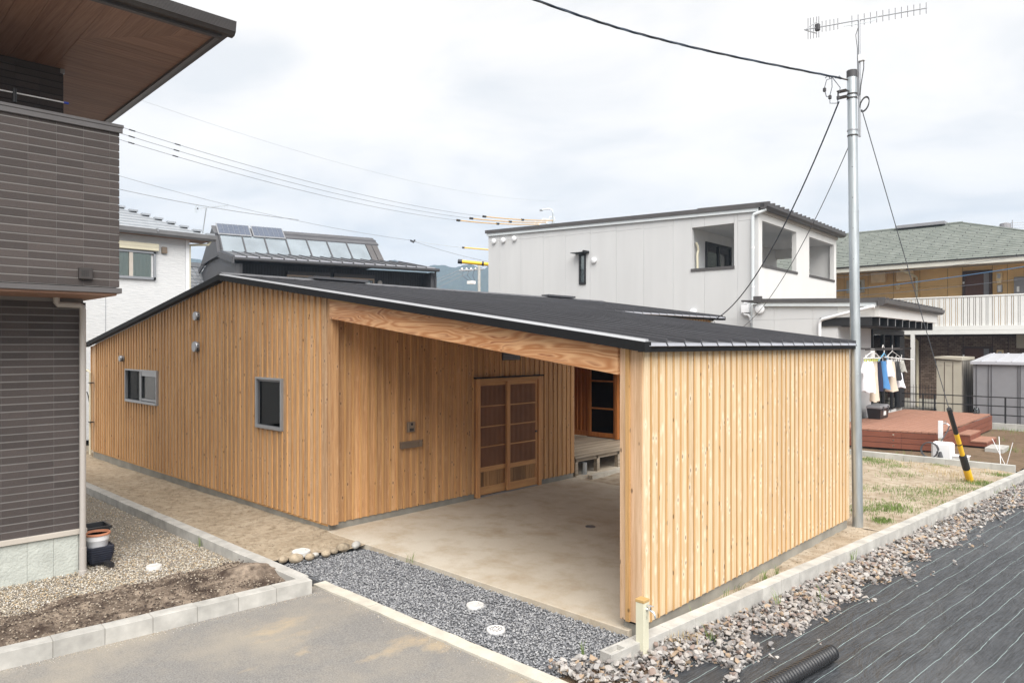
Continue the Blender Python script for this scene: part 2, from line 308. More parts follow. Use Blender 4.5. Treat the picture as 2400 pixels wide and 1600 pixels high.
def shingle():
    m, t, b = base_mat('shingle', 0.85, 0, 0.2)
    f = noise(t, coords(t, (1, 1, 1)), 3, 5, 0.6); v2 = noise(t, coords(t, (3.0, 3.0, 14.0)), 2.0, 2)
    col = mixc(t, ramp(t, f, [(0.35, 0.0), (0.7, 1.0)]), (0.135, 0.150, 0.136), (0.20, 0.215, 0.196))
    col = mixc(t, math_(t, 'MULTIPLY', ramp(t, v2, [(0.55, 0.0), (0.75, 1.0)]), 0.45), col, (0.12, 0.14, 0.12))
    t.links.new(col, b.inputs['Base Color']); return m
M['shingle'] = shingle()
def forest():
    m, t, b = base_mat('forest', 0.95, 0, 0.1); v = coords(t)
    f = noise(t, v, 0.12, 6, 0.7); g = noise(t, v, 0.02, 3)
    col = mixc(t, ramp(t, f, [(0.35, 0.0), (0.65, 1.0)]), (0.014, 0.026, 0.014), (0.055, 0.072, 0.034))
    col = mixc(t, math_(t, 'MULTIPLY', g, 0.4), col, (0.09, 0.085, 0.04)); t.links.new(col, b.inputs['Base Color']); bump(t, b, f, 1.0, 5.0); return m
M['forest'] = forest()
def weathered():
    m, t, b = base_mat('weathered', 0.6, 0.1, 0.3)
    f = noise(t, coords(t, (14, 14, 0.8)), 1.0, 4, 0.6)
    col = mixc(t, ramp(t, f, [(0.35, 0.0), (0.62, 1.0)]), (0.035, 0.028, 0.022), (0.30, 0.28, 0.25)); t.links.new(col, b.inputs['Base Color']); return m
M['weathered'] = weathered()
def kawara():
    m, t, b = base_mat('kawara', 0.35, 0.1, 0.6)
    f = noise(t, coords(t), 12, 3); col = mixc(t, f, (0.10, 0.105, 0.115), (0.24, 0.25, 0.265)); t.links.new(col, b.inputs['Base Color']); return m
M['kawara'] = kawara()
M['slate'] = plain('slate', (0.30, 0.32, 0.345), 0.35, 0.1, 0.12, 3)
M['gutter_grey'] = plain('gutter_grey', (0.15, 0.15, 0.155), 0.5)
M['clod'] = stone_mat('clod', [(0.07, 0.05, 0.04), (0.33, 0.27, 0.21), (0.05, 0.037, 0.03), (0.42, 0.36, 0.29), (0.10, 0.075, 0.06)])
M['darktile'] = plain('darktile', (0.02, 0.017, 0.016), 0.8)
M['glass_dim'] = glass_mat('glass_dim', (0.35, 0.36, 0.36), 0.28)

# ------------------------------------------------------------------ mesh helpers
WM = {}
class MB:
    def __init__(s): s.v = []; s.f = []
    def add(s, vs, fs):
        k = len(s.v); s.v += [tuple(p) for p in vs]; s.f += [tuple(i+k for i in f) for f in fs]; return s
    def hexa(s, p):   # 4 bottom ccw, 4 top ccw
        return s.add(p, [(3, 2, 1, 0), (4, 5, 6, 7), (0, 1, 5, 4), (1, 2, 6, 5), (2, 3, 7, 6), (3, 0, 4, 7)])
    def box(s, x0, y0, z0, x1, y1, z1):
        if x0 > x1: x0, x1 = x1, x0
        if y0 > y1: y0, y1 = y1, y0
        if z0 > z1: z0, z1 = z1, z0
        return s.hexa([(x0, y0, z0), (x1, y0, z0), (x1, y1, z0), (x0, y1, z0), (x0, y0, z1), (x1, y0, z1), (x1, y1, z1), (x0, y1, z1)])
    def prism(s, pts, z0, z1):
        n = len(pts); return s.add([(x, y, z0) for x, y in pts]+[(x, y, z1) for x, y in pts],
            [tuple(range(n-1, -1, -1)), tuple(range(n, 2*n))]+[(i, (i+1) % n, (i+1) % n+n, i+n) for i in range(n)])
    def loft(s, rings, cap=True):
        n = len(rings[0]); vs = [p for r in rings for p in r]; fs = []
        for j in range(len(rings)-1):
            for i in range(n): fs.append((j*n+i, j*n+(i+1) % n, (j+1)*n+(i+1) % n, (j+1)*n+i))
        if cap: fs += [tuple(range(n-1, -1, -1)), tuple(range((len(rings)-1)*n, len(rings)*n))]
        return s.add(vs, fs)
    def tube(s, path, r, n=8):
        P = [Vector(p) for p in path]; rr = r if isinstance(r, (list, tuple)) else [r]*len(P); rings = []; up = None
        for i, p in enumerate(P):
            d = (P[min(i+1, len(P)-1)]-P[max(i-1, 0)]).normalized()
            if up is None: up = d.orthogonal().normalized()
            up = (up-d*up.dot(d)).normalized(); q = d.cross(up)
            rings.append([p+(up*math.cos(a)+q*math.sin(a))*rr[i] for a in [2*math.pi*k/n for k in range(n)]])
        return s.loft(rings)
    def lathe(s, c, prof, n=20):
        c = Vector(c); return s.loft([[c+Vector((r*math.cos(2*math.pi*k/n), r*math.sin(2*math.pi*k/n), z)) for k in range(n)] for r, z in prof])
    def build(s, name, mat, parent=None, local=False, smooth=False, bevel=0.0, loc=None):
        me = bpy.data.meshes.new(name)
        vs = s.v
        if parent is not None and not local:
            inv = WM[parent.name].inverted(); vs = [tuple(inv @ Vector(p)) for p in vs]
        if loc is not None: vs = [(p[0]-loc[0], p[1]-loc[1], p[2]-loc[2]) for p in vs]
        me.from_pydata(vs, [], s.f); me.update()
        me.materials.append(M[mat] if isinstance(mat, str) else mat)
        if smooth:
            me.polygons.foreach_set('use_smooth', [True]*len(me.polygons)); me.update()
        o = bpy.data.objects.new(name, me); COL.objects.link(o)
        if parent is not None: o.parent = parent; WM[o.name] = WM[parent.name].copy()
        else: WM[o.name] = Matrix.Identity(4)
        if loc is not None: o.location = loc; WM[o.name] = WM[o.name] @ Matrix.Translation(loc)
        if smooth:
            try: me.set_sharp_from_angle(angle=R(40))
            except Exception: pass
        if bevel:
            b = o.modifiers.new('bevel', 'BEVEL'); b.width = bevel; b.segments = 1; b.limit_method = 'ANGLE'
        return o
def tag(o, label=None, cat=None, group=None, kind=None):
    if label: o['label'] = label
    if cat: o['category'] = cat
    if group: o['group'] = group
    if kind: o['kind'] = kind
    return o
def thing(name, loc, label, cat, group=None, rz=0.0):
    o = bpy.data.objects.new(name, None); COL.objects.link(o); o.location = loc; o.rotation_euler = (0, 0, R(rz)); o.empty_display_size = 0.2
    WM[o.name] = Matrix.Translation(loc) @ Matrix.Rotation(R(rz), 4, 'Z')
    return tag(o, label, cat, group)
def box(x0, y0, z0, x1, y1, z1): return MB().box(x0, y0, z0, x1, y1, z1)
def tube(p, r, n=8): return MB().tube(p, r, n)
def dup(o, parent=None, loc=None):
    c = o.copy(); COL.objects.link(c)
    if parent is not None: c.parent = parent
    if loc is not None: c.location = loc
    return c
def structure(o): o['kind'] = 'structure'; return o
def sag(a, b, s, n=16):
    a = Vector(a); b = Vector(b); return [tuple(a.lerp(b, k/n)-Vector((0, 0, s*4*(k/n)*(1-k/n)))) for k in range(n+1)]
def grid_sheet(name, x0, x1, y0, y1, z, mat, step=0.1, amp=0.02, ns=2.5, inside=None, fn=None):
    nx = max(2, int((x1-x0)/step)); ny = max(2, int((y1-y0)/step)); m = MB(); vs = []; idx = {}
    for j in range(ny+1):
        for i in range(nx+1):
            x = x0+(x1-x0)*i/nx; y = y0+(y1-y0)*j/ny
            h = amp*(mnoise.noise(Vector((x*ns, y*ns, 3.1)))+0.5*mnoise.noise(Vector((x*ns*3, y*ns*3, 8.1))))
            vs.append((x, y, z+h+(fn(x, y) if fn else 0)))
    fs = []
    for j in range(ny):
        for i in range(nx):
            xc = x0+(x1-x0)*(i+.5)/nx; yc = y0+(y1-y0)*(j+.5)/ny
            if inside is None or inside(xc, yc): k = j*(nx+1)+i; fs.append((k, k+1, k+nx+2, k+nx+1))
    m.add(vs, fs); return m.build(name, mat, smooth=True)
# stones: jittered icosahedra
_t = (1+5**.5)/2
ICO = np.array([(-1, _t, 0), (1, _t, 0), (-1, -_t, 0), (1, -_t, 0), (0, -1, _t), (0, 1, _t), (0, -1, -_t), (0, 1, -_t), (_t, 0, -1), (_t, 0, 1), (-_t, 0, -1), (-_t, 0, 1)])/math.sqrt(1+_t*_t)
ICF = np.array([(0, 11, 5), (0, 5, 1), (0, 1, 7), (0, 7, 10), (0, 10, 11), (1, 5, 9), (5, 11, 4), (11, 10, 2), (10, 7, 6), (7, 1, 8), (3, 9, 4), (3, 4, 2), (3, 2, 6), (3, 6, 8), (3, 8, 9), (4, 9, 5), (2, 4, 11), (6, 2, 10), (8, 6, 7), (9, 8, 1)])
def rot_rand(n):
    q = rng.normal(size=(n, 4)); q /= np.linalg.norm(q, axis=1)[:, None]; a, b, c, d = q.T
    return np.stack([np.stack([1-2*(c*c+d*d), 2*(b*c-a*d), 2*(b*d+a*c)], -1), np.stack([2*(b*c+a*d), 1-2*(b*b+d*d), 2*(c*d-a*b)], -1), np.stack([2*(b*d-a*c), 2*(c*d+a*b), 1-2*(b*b+c*c)], -1)], 1)
def stones(name, pts, sizes, mat, flat=0.6, jit=0.28, shape=(1.0, 0.75, 0.55)):
    n = len(pts); V = ICO[None]*(1+rng.uniform(-jit, jit, (n, 12, 1))); V = V*np.array(shape)*rng.uniform(0.75, 1.25, (n, 1, 3))
    V = np.einsum('nij,nkj->nki', rot_rand(n), V); V[:, :, 2] *= flat
    V = V*np.asarray(sizes)[:, None, None]+np.asarray(pts)[:, None, :]
    F = ICF[None]+12*np.arange(n)[:, None, None]
    me = bpy.data.meshes.new(name); me.vertices.add(n*12); me.vertices.foreach_set('co', V.reshape(-1))
    me.loops.add(n*60); me.loops.foreach_set('vertex_index', F.reshape(-1).astype(np.int32)); me.polygons.add(n*20)
    me.polygons.foreach_set('loop_start', np.arange(0, n*60, 3, dtype=np.int32)); me.update(calc_edges=True); me.validate()
    me.materials.append(M[mat]); o = bpy.data.objects.new(name, me); COL.objects.link(o); return o

# ------------------------------------------------------------------ ground and surfaces
CK, SK = math.cos(R(KA)), math.sin(R(KA))
def kerbc_x(y): return -3.5+0.0905*(y-4.82)       # outer line of the right kerb
def kerba_x(y): return -6.90+0.0915*(y-4.14)      # outer (road) line of the left kerb
structure(MB().add([(-1100, -200, -.16), (600, -200, -.16), (600, 1100, -.16), (-1100, 1100, -.16)], [(0, 1, 2, 3)]).build('ground', 'ground'))
structure(MB().prism([(-20, 5.62), (-3.75, 5.62), (-3.75, 12.3), (-2.85, 12.3), (-2.3, 17.9), (-20, 17.9)], -.15, -.02).build('house_plot', 'lotsoil'))
structure(grid_sheet('soil_path', -20, -7.9, 4.15, 5.62, -.012, 'sand', .06, .020, 2.6, lambda x, y: x < -8.12+0.25*(y-4.4), lambda x, y: -.09*min(1, max(0, (-x-9)/8))*min(1, max(0, (y-4.2)/.8))))
structure(grid_sheet('bare_lot', -9.4, -2.3, 11.06, 17.9, .0, 'lotsoil', .1, .035, 1.4, lambda x, y: x < kerbc_x(y)-.1 and not (x < -8.5 and y < 14) and y > 11.06, lambda x, y: -.055*max(0, 1-(y-11.06)/1.2)))
structure(grid_sheet('soil_strip', -3.66, -2.95, 4.95, 11.2, -.05, 'lotsoil', .05, .025, 4, lambda x, y: -3.66 < x < kerbc_x(y)-.1))
structure(grid_sheet('neighbour_yard', -40, 8, 18.0, 34, .0, 'brownsoil', .25, .03, 1.2, lambda x, y: x < -2.42 or y > 18.4))
structure(box(-60, 34, -.1, 30, 70, -.002).build('far_yard', 'brownsoil'))
slab = structure(MB().prism([(-8.83, 5.52), (-3.74, 5.52), (-3.74, 11.05), (-8.62, 11.05), (-8.62, 11.25), (-8.83, 11.25)], -.14, 0.0).build('carport_slab', 'conc', bevel=.006))
structure(box(-11.6, 11.25, -.12, -8.62, 14.2, -.003).build('deck_pad', 'conc'))
structure(grid_sheet('road', -7.3, 5, -6, 4.27, -.065, 'asphalt', .2, .008, 1.2, lambda x, y: x > kerba_x(y)-.12))
structure(box(-8.3, 4.40, -.14, -3.5, 5.54, -.07).build('gravel_bed', 'gravelbase'))
structure(grid_sheet('pebble_bed', -14.5, -7.0, -1, 4.06, -.04, 'pebblebase', .1, .02, 1.5, lambda x, y: x < kerba_x(y)-.1))
structure(grid_sheet('planting_soil', -8.75, -6.95, -1, 4.05, -.005, 'darksoil', .05, .05, 3.0, lambda x, y: -8.42+.12*mnoise.noise(Vector((0, y*1.5, 0))) < x < kerba_x(y)-.14, lambda x, y: .05*max(0, 1-abs(x+7.8)/.6)+.12*max(0, 1-math.hypot(x+7.75, y-3.85)/.4)))
structure(grid_sheet('rock_bed', -4.6, -1.4, 1, 26, -.12, 'brownsoil', .1, .02, 1.4, lambda x, y: (x > kerbc_x(y)-.1 and y > 4.7) or (y > 4.43 and x > -3.66) or x > -3.0, lambda x, y: (.075*max(0, min(1, (7.2-y)/1.8))*max(0, 1-max(0, x-kerbc_x(y))/.45) if x > kerbc_x(y)-.15 else 0)))
fab = grid_sheet('weed_fabric', -4.0, 6, 0, 30, -.085, 'fabric', .12, .018, 1.3, lambda x, y: x > kerbc_x(y)+.12+.5*max(0, 5.0-y))
tag(fab, 'black woven weed control sheet with pale stitched lines covering the ground right of the rocks', 'ground sheet')
# hills behind the houses
hm = MB(); hv = []; NA, NR = 420, 26
for j in range(NR):
    for i in range(NA):
        a = R(60+120*i/(NA-1)); rr_ = 620+j*14
        prof = 97+10*mnoise.noise(Vector((a*9, 1.7, 0)))+6*mnoise.noise(Vector((a*31, 4.2, 0)))
        h = prof*math.sin(min(1, j/(NR-8))*math.pi/2)**1.2-max(0, j-(NR-8))*7
        h = (h+5*mnoise.noise(Vector((a*42, rr_*.012, 2)))+2.2*mnoise.noise(Vector((a*160, rr_*.05, 7)))+1.2*mnoise.noise(Vector((a*420, rr_*.1, 4)))) if j else h
        hv.append((rr_*math.cos(a), rr_*math.sin(a), min(118, max(-.1, h)) if j else -.1))
hm.add(hv, [(j*NA+i, j*NA+i+1, (j+1)*NA+i+1, (j+1)*NA+i) for j in range(NR-1) for i in range(NA-1)])
structure(hm.build('hills', 'forest', smooth=True))
hz = box(-1110, -210, -1.2, 610, 1110, 128).build('haze', 'white'); hz['kind'] = 'stuff'
hmat = bpy.data.materials.new('haze'); hmat.use_nodes = True; ht = hmat.node_tree; ht.nodes.clear()
ho = ht.nodes.new('ShaderNodeOutputMaterial'); hp = ht.nodes.new('ShaderNodeVolumePrincipled'); hp.inputs['Density'].default_value = 0.00085
hp.inputs['Color'].default_value = (0.47, 0.64, 0.88, 1); ht.links.new(hp.outputs[0], ho.inputs['Volume']); hz.data.materials[0] = hmat

# ------------------------------------------------------------------ kerbs of concrete blocks
def kerb_row(name, loc, rz, n, length, width, ztop, zbot, mat, label, skip_last=0, gap=.004):
    t = thing(name, loc, label, 'kerb', rz=rz)
    proto = None
    for k in range(n):
        if proto is None:
            proto = MB().box(0, 0, zbot, length-gap, width, ztop).build('kerb_block', mat, t, local=True, bevel=.003)
        else: dup(proto, t, (k*length, 0, random.uniform(-.0025, .0025)))
    MB().box(gap, .008*(1 if width > 0 else -1), zbot, n*length-.01, width-.008*(1 if width > 0 else -1), ztop-.007).build('mortar_joint', 'found', t, local=True)
    return t
# left front kerb along the road: runs -Y from the corner
kerb_row('front_kerb', (-6.90, 4.13, 0), 180+90-KA, 13, .40, -.15, .085, -.14, 'block', 'pale concrete block kerb between the asphalt road and the dark planting soil')
kerb_row('side_kerb', (-7.06, 4.18, 0), 180, 31, .40, .15, .085, -.12, 'block', 'long concrete block kerb between the beige pebbles and the sandy path beside the timber wall')
t = kerb_row('boundary_kerb', (-3.38, 5.2, 0), 90-KA, 34, .40, .13, .10, -.2, 'block', 'long pale concrete block kerb along the rock strip beside the timber carport wall')
# hollow end block of that kerb
m = MB(); y0, y1 = -.40, -.004
for b_ in ((y0, 0, -.2, y1, .022, .10), (y0, .108, -.2, y1, .13, .10), (y0, .022, -.2, y0+.03, .108, .10), (y0+.2, .022, -.2, y1, .108, .099), (y0+.03, .022, -.2, y0+.2, .108, .055)): m.box(*b_)
m.build('hollow_end_block', 'block', t, local=True, bevel=.003)
kerb_row('back_kerb', (-2.55, 17.98, 0), 180, 12, .42, .12, .13, -.12, 'blockgrey', 'grey concrete block kerb behind the bare lot in front of the red brown deck')
es = thing('road_edging', (-5.4, 4.35, 0), 'flat white concrete edging strip between the asphalt and the dark gravel', 'edging')
x = -7.12; first = True
while x < -3.3:
    ln = .6 if not first else .42
    m = MB(); pts = []; nseg = 6
    top = [(x+ln*k/nseg, 4.275+.012*mnoise.noise(Vector(((x+ln*k/nseg)*5, 0, 0)))) for k in range(nseg+1)]
    bot = [(x+ln*k/nseg, 4.425+.012*mnoise.noise(Vector(((x+ln*k/nseg)*5, 9, 0)))) for k in range(nseg, -1, -1)]
    m.prism(top+bot, -.14, -.045+random.uniform(-.003, .002)).build('edging_length', 'kerbwhite', es); x += ln+.004; first = False
ce = thing('courtyard_edging', (-8.55, 12.6, 0), 'low white block edging beside the raw soil behind the carport', 'edging')
for k in range(7): box(-8.61, 11.29+k*.4, -.1, -8.49, 11.29+k*.4+.392, .055).build('edging_block', 'kerbwhite', ce)

# ------------------------------------------------------------------ loose stones
def scatter(n, x0, x1, y0, y1, ok):
    P = []
    while len(P) < n:
        x = random.uniform(x0, x1); y = random.uniform(y0, y1)
        if ok(x, y): P.append((x, y))
    return P
P = scatter(15000, -8.15, -3.6, 4.42, 5.52, lambda x, y: x > -8.02+.3*max(0, y-4.9)-.25*max(0, 4.6-y) and x < -3.62+.0905*(y-4.82) and y-4.42 > .015*mnoise.noise(Vector((x*4, 0, 0))))
o = stones('gravel', [(x, y, random.uniform(-.068, -.05)) for x, y in P], rng.uniform(.009, .017, len(P)), 'gravel'); o['kind'] = 'stuff'
P = scatter(15000, -10.2, -7.9, 1.0, 4.0, lambda x, y: x < -8.36+.1*mnoise.noise(Vector((0, y*1.5, 0))) and not (x < -9.48 and y < 2.55))
P += scatter(4000, -14.0, -10.2, 2.7, 4.0, lambda x, y: True)
o = stones('pebbles', [(x, y, random.uniform(-.042, -.014)) for x, y in P], rng.uniform(.007, .013, len(P)), 'pebble', 0.7, .15); o['kind'] = 'stuff'
P = scatter(3800, -8.4, -7.1, .5, 4.0, lambda x, y: x < kerba_x(y)-.16)
o = stones('soil_clods', [(x, y, .02+.05*max(0, 1-abs(x+7.8)/.6)+random.uniform(-.01, .015)) for x, y in P], rng.uniform(.004, .015, len(P)), 'clod'); o['kind'] = 'stuff'
P = scatter(1800, -16, -8.1, 4.22, 5.5, lambda x, y: x < -8.2+.25*(y-4.4)); P2 = scatter(500, -3.64, -3.1, 5.2, 11.0, lambda x, y: x < kerbc_x(y)-.16); P3 = scatter(900, -6.5, -2.4, 11.1, 17.8, lambda x, y: x < kerbc_x(y)-.2)
P = P+P2+P3; o = stones('soil_crumbs', [(x, y, random.uniform(-.01, .012)-(.05 if x > -3.7 and y < 11 else 0)-(.09*min(1, max(0, (-x-9)/8))*min(1, max(0, (y-4.2)/.8)) if y < 5.6 else 0)) for x, y in P], rng.uniform(.004, .013, len(P)), 'sand'); o['kind'] = 'stuff'
P = []
for _ in range(1500):
    y = random.uniform(-.5, 4.2); P.append((kerba_x(y)+.01+abs(random.gauss(0, .05)), y))
for _ in range(900):
    x = random.uniform(-6.9, -3.4); P.append((x, 4.27-abs(random.gauss(0, .06))))
o = stones('road_grit', [(x, y, -.062) for x, y in P], rng.uniform(.0015, .005, len(P)), 'pebble'); o['kind'] = 'stuff'
# rock strip along the right kerb
def strip_w(y): return .60+.14*mnoise.noise(Vector((0, y*.9, 1)))+.26*mnoise.noise(Vector((0, y*2.3, 5)))+(.12 if y < 6.2 else 0)
def rock_ok(x, y):
    if y < 4.75: return x > kerbc_x(y)-.13-.5*(4.75-y) and x < kerbc_x(y)+.95-.1*(4.75-y) and y > 4.45-.5*0 and not (-2.62 < x < -2.3)
    if 5.0 < y < 5.6 and kerbc_x(y)+.42 < x < kerbc_x(y)+.72: return False
    return kerbc_x(y)+.015 < x < kerbc_x(y)+strip_w(y)
P = scatter(3300, -4.2, -1.2, 3.9, 12, rock_ok)+scatter(1900, -3.0, -1.2, 12, 21, rock_ok)
for _ in range(46):
    y = random.uniform(4.6, 14); P.append((kerbc_x(y)+strip_w(y)+abs(random.gauss(0, .16)), y))
P.sort(key=lambda p: p[0]**2+p[1]**2)
sz = [random.uniform(.018, .041) for _ in P]
zz = [-.09+s*.55+random.uniform(0, .045)+.085*max(0, min(1, (7.2-p[1])/1.8))*max(0, 1-max(0, p[0]-kerbc_x(p[1]))/.45) for s, p in zip(sz, P)]
near = [i for i in range(len(P)) if sz[i] > .027][:300]; ns = set(near)
rest = [i for i in range(len(P)) if i not in ns]
HULL = []
for k in range(18):
    bmh = bmesh.new()
    for _ in range(11):
        p = Vector((random.gauss(0, 1), random.gauss(0, 1), random.gauss(0, 1))).normalized()*random.uniform(.8, 1.15); bmh.verts.new((p.x*random.uniform(1.0, 1.25), p.y*.82, p.z*.58))
    g_ = bmesh.ops.convex_hull(bmh, input=bmh.verts); bmesh.ops.delete(bmh, geom=list({x for x in g_['geom_interior'] if isinstance(x, bmesh.types.BMVert)}), context='VERTS')
    bmesh.ops.triangulate(bmh, faces=bmh.faces); bmh.verts.index_update()
    HULL.append(([v.co.copy() for v in bmh.verts], [tuple(v.index for v in f.verts) for f in bmh.faces])); bmh.free()
def hulls(name, pts, sizes, mat, tilt=.5):
    vs, fs = [], []
    for p, sz_ in zip(pts, sizes):
        hv_, hf_ = HULL[random.randrange(18)]; mt_ = Matrix.Rotation(random.uniform(0, 6.28), 3, 'Z') @ Matrix.Rotation(random.uniform(-tilt, tilt), 3, 'X') @ Matrix.Rotation(random.uniform(-tilt, tilt), 3, 'Y')
        k = len(vs); P_ = Vector(p); vs += [tuple(P_+(mt_ @ v)*sz_) for v in hv_]; fs += [tuple(i+k for i in f) for f in hf_]
    me = bpy.data.meshes.new(name); me.from_pydata(vs, [], fs); me.materials.append(M[mat]); o = bpy.data.objects.new(name, me); COL.objects.link(o); o['kind'] = 'stuff'; return o
hulls('rocks', [(P[i][0], P[i][1], zz[i]) for i in rest], [sz[i] for i in rest], 'rock')
fill = [(x+random.uniform(-.03, .03), y+random.uniform(-.03, .03)) for x, y in P for _ in range(2)]
hulls('rock_chips', [(x, y, -.085+.085*max(0, min(1, (7.2-y)/1.8))*max(0, 1-max(0, x-kerbc_x(y))/.45)) for x, y in fill], [random.uniform(.010, .022) for _ in fill], 'rock')
RK = []
for hv_, hf_ in HULL:
    me = bpy.data.meshes.new('rock'); me.from_pydata([tuple(p) for p in hv_], [], hf_); me.materials.append(M['rock_each']); RK.append(me)
for i in near:
    o = bpy.data.objects.new('rock', RK[random.randrange(18)]); COL.objects.link(o)
    o.location = (P[i][0], P[i][1], zz[i]); o.scale = (sz[i],)*3; o.rotation_euler = (random.uniform(-.5, .5), random.uniform(-.5, .5), random.uniform(0, 6.3))
    tag(o, 'broken grey brown rock lying loose in the strip beside the long pale kerb', 'rock', 'rocks in the strip along the kerb')
# rounded field stones in a row, edging the dark gravel
FS = [(-8.06, 4.42, .085, 'large half buried sandy stone at the kerb end of the stone row'), (-7.99, 4.56, .098, 'broad flat topped brown stone hiding part of the white lid'), (-7.93, 4.71, .07, 'small brown stone right beside the white lid'), (-7.95, 4.80, .055, 'pale grey small stone in the middle of the stone row'),
      (-7.90, 4.92, .078, 'round brown stone in the middle of the stone row'), (-7.92, 5.05, .07, 'low speckled stone between two bigger stones of the row'), (-7.98, 5.23, .10, 'long orange brown stone near the slab corner'), (-7.94, 5.40, .085, 'pale stone touching the edge of the carport slab')]
for k, (x, y, s, lab) in enumerate(FS):
    v = ICO*(1+rng.uniform(-.2, .2, (12, 1)))*np.array((.95, 1.25, .8))
    me = bpy.data.meshes.new('field_stone'); me.from_pydata([tuple(p) for p in v], [], [tuple(map(int, f)) for f in ICF]); me.polygons.foreach_set('use_smooth', [True]*20)
    pale = k in (3, 7); me.materials.append(M['block'] if pale else M['fieldstone'])
    o = bpy.data.objects.new('field_stone', me); COL.objects.link(o); o.location = (x, y, .0); o.scale = (s,)*3; o.rotation_euler = (0, 0, random.uniform(-.5, .5))
    sm = o.modifiers.new('sub', 'SUBSURF'); sm.levels = 2; sm.render_levels = 2
    tag(o, lab, 'stone', 'stones edging the gravel')

# ------------------------------------------------------------------ timber house
YG, XI, XW, XL, XR = 5.55, -8.87, -3.60, -19.3, -12.05
def ztop(x): return (3.83-.1365*(x-XR) if x >= XR else 3.83-.159*(XR-x))   # roof top surface height
H_ = thing('timber_house', (-12.05, 11, 0), 'long single storey timber house with board and batten walls, dark metal roof and open carport', 'house')
def put(plane, u, d, z):     # outward distance d from the wall plane
    return (u, YG-d, z) if plane == 'G' else ((XI+d, u, z) if plane == 'I' else (XW+d, u, z))
def slabp(m, plane, u0, u1, d0, d1, zb, zt0, zt1):
    m.hexa([put(plane, u0, d1, zb), put(plane, u1, d1, zb), put(plane, u1, d0, zb), put(plane, u0, d0, zb), put(plane, u0, d1, zt0), put(plane, u1, d1, zt1), put(plane, u1, d0, zt1), put(plane, u0, d0, zt0)])
def siding(plane, us, zb, zt, bm, tm, holes=(), bw=.034, bd=.026, parent=H_, first_batten=True):
    for i in range(len(us)-1):
        u0, u1 = us[i], us[i+1]; d = .014+random.uniform(-.002, .002)
        cuts = [h for h in holes if h[0] < u1-.01 and h[1] > u0+.01]
        segs = [(u0, u1, zb, None)]
        if cuts:
            h = cuts[0]; segs = []
            a, b_ = max(u0, h[0]), min(u1, h[1])
            if a-u0 > .008: segs.append((u0, a, zb, None))
            if u1-b_ > .008: segs.append((b_, u1, zb, None))
            if h[2] > zb: segs.append((a, b_, zb, h[2]))
            segs.append((a, b_, h[3], None))
        for (a, b_, z0, z1) in segs:
            m = MB(); slabp(m, plane, a+.001, b_-.001, -.01, d, z0-(random.uniform(0, .006) if z0 == zb else 0), z1 if z1 is not None else zt(a), z1 if z1 is not None else zt(b_)); m.build('board', bm, parent)
    for i, u in enumerate(us[:-1] if first_batten else us[1:-1]):
        a, b_ = u-bw/2, u+bw/2; cut = [h for h in holes if h[0] < b_ and h[1] > a]
        segs = [(zb-.006, None)] if not cut else ([(zb-.006, cut[0][2])] if cut[0][2] > zb else [])+[(cut[0][3], None)]
        for z0, z1 in segs:
            m = MB(); slabp(m, plane, a, b_, .0165, bd+.014, z0, z1 if z1 is not None else zt(a)-.002, z1 if z1 is not None else zt(b_)-.002); m.build('batten', tm, parent)
def core(plane, u0, u1, zb, zt, holes, d0=-.10, d1=-.012, name='wall_core'):
    m = MB(); xs = sorted({u0, u1, *[h[0] for h in holes], *[h[1] for h in holes], *([XR] if plane == 'G' and u0 < XR < u1 else [])})
    for a, b_ in zip(xs, xs[1:]):
        h = [h for h in holes if h[0] <= a+1e-6 and h[1] >= b_-1e-6]
        if h:
            if h[0][2] > zb: slabp(m, plane, a, b_, d0, d1, zb, h[0][2], h[0][2])
            slabp(m, plane, a, b_, d0, d1, h[0][3], zt(a), zt(b_))
        else: slabp(m, plane, a, b_, d0, d1, zb, zt(a), zt(b_))
    m.build(name, 'fir', H_)
zs = lambda x: ztop(x)-.085
HG = [(-10.91, -10.08, 1.31, 2.12), (-16.89, -15.08, 1.40, 2.11)]
us = [XI-.155*k for k in range(67)][::-1]; us[0] = XL
siding('G', us, .09, zs, 'cedar_grey', 'cedar_batten', HG, bw=.038, bd=.020)
core('G', XL, XI-.01, .05, zs, HG)
HI = [(8.50, 10.10, 0, 2.05)]
ui = [5.56+.1345*k for k in range(42)]; ui.append(11.18)
zi = lambda u: ztop(XI)-.22
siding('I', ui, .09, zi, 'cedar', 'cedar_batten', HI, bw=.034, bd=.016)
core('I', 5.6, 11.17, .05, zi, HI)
uw = [5.55]+[5.66+.1335*k for k in range(41)]; uw[-1] = 11.03
zw = lambda u: ztop(XW)-.075
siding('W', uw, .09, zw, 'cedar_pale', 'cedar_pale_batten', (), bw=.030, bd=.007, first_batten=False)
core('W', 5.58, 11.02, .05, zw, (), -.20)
# post end of the carport wall: two boards and a cover batten, facing the road
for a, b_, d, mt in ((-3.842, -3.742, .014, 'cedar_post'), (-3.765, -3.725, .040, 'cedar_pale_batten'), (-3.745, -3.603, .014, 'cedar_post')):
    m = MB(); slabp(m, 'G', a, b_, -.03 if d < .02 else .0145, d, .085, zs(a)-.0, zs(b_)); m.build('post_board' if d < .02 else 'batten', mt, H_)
m = MB(); slabp(m, 'G', -8.845, -8.74, -.10, .012, .09, ztop(-8.84)-.09, ztop(-8.74)-.09); m.build('corner_board', 'cedar', H_)
box(-3.84, 5.6, .09, -3.815, 11.0, ztop(XW)-.2).build('inner_lining', 'cedar', H_)
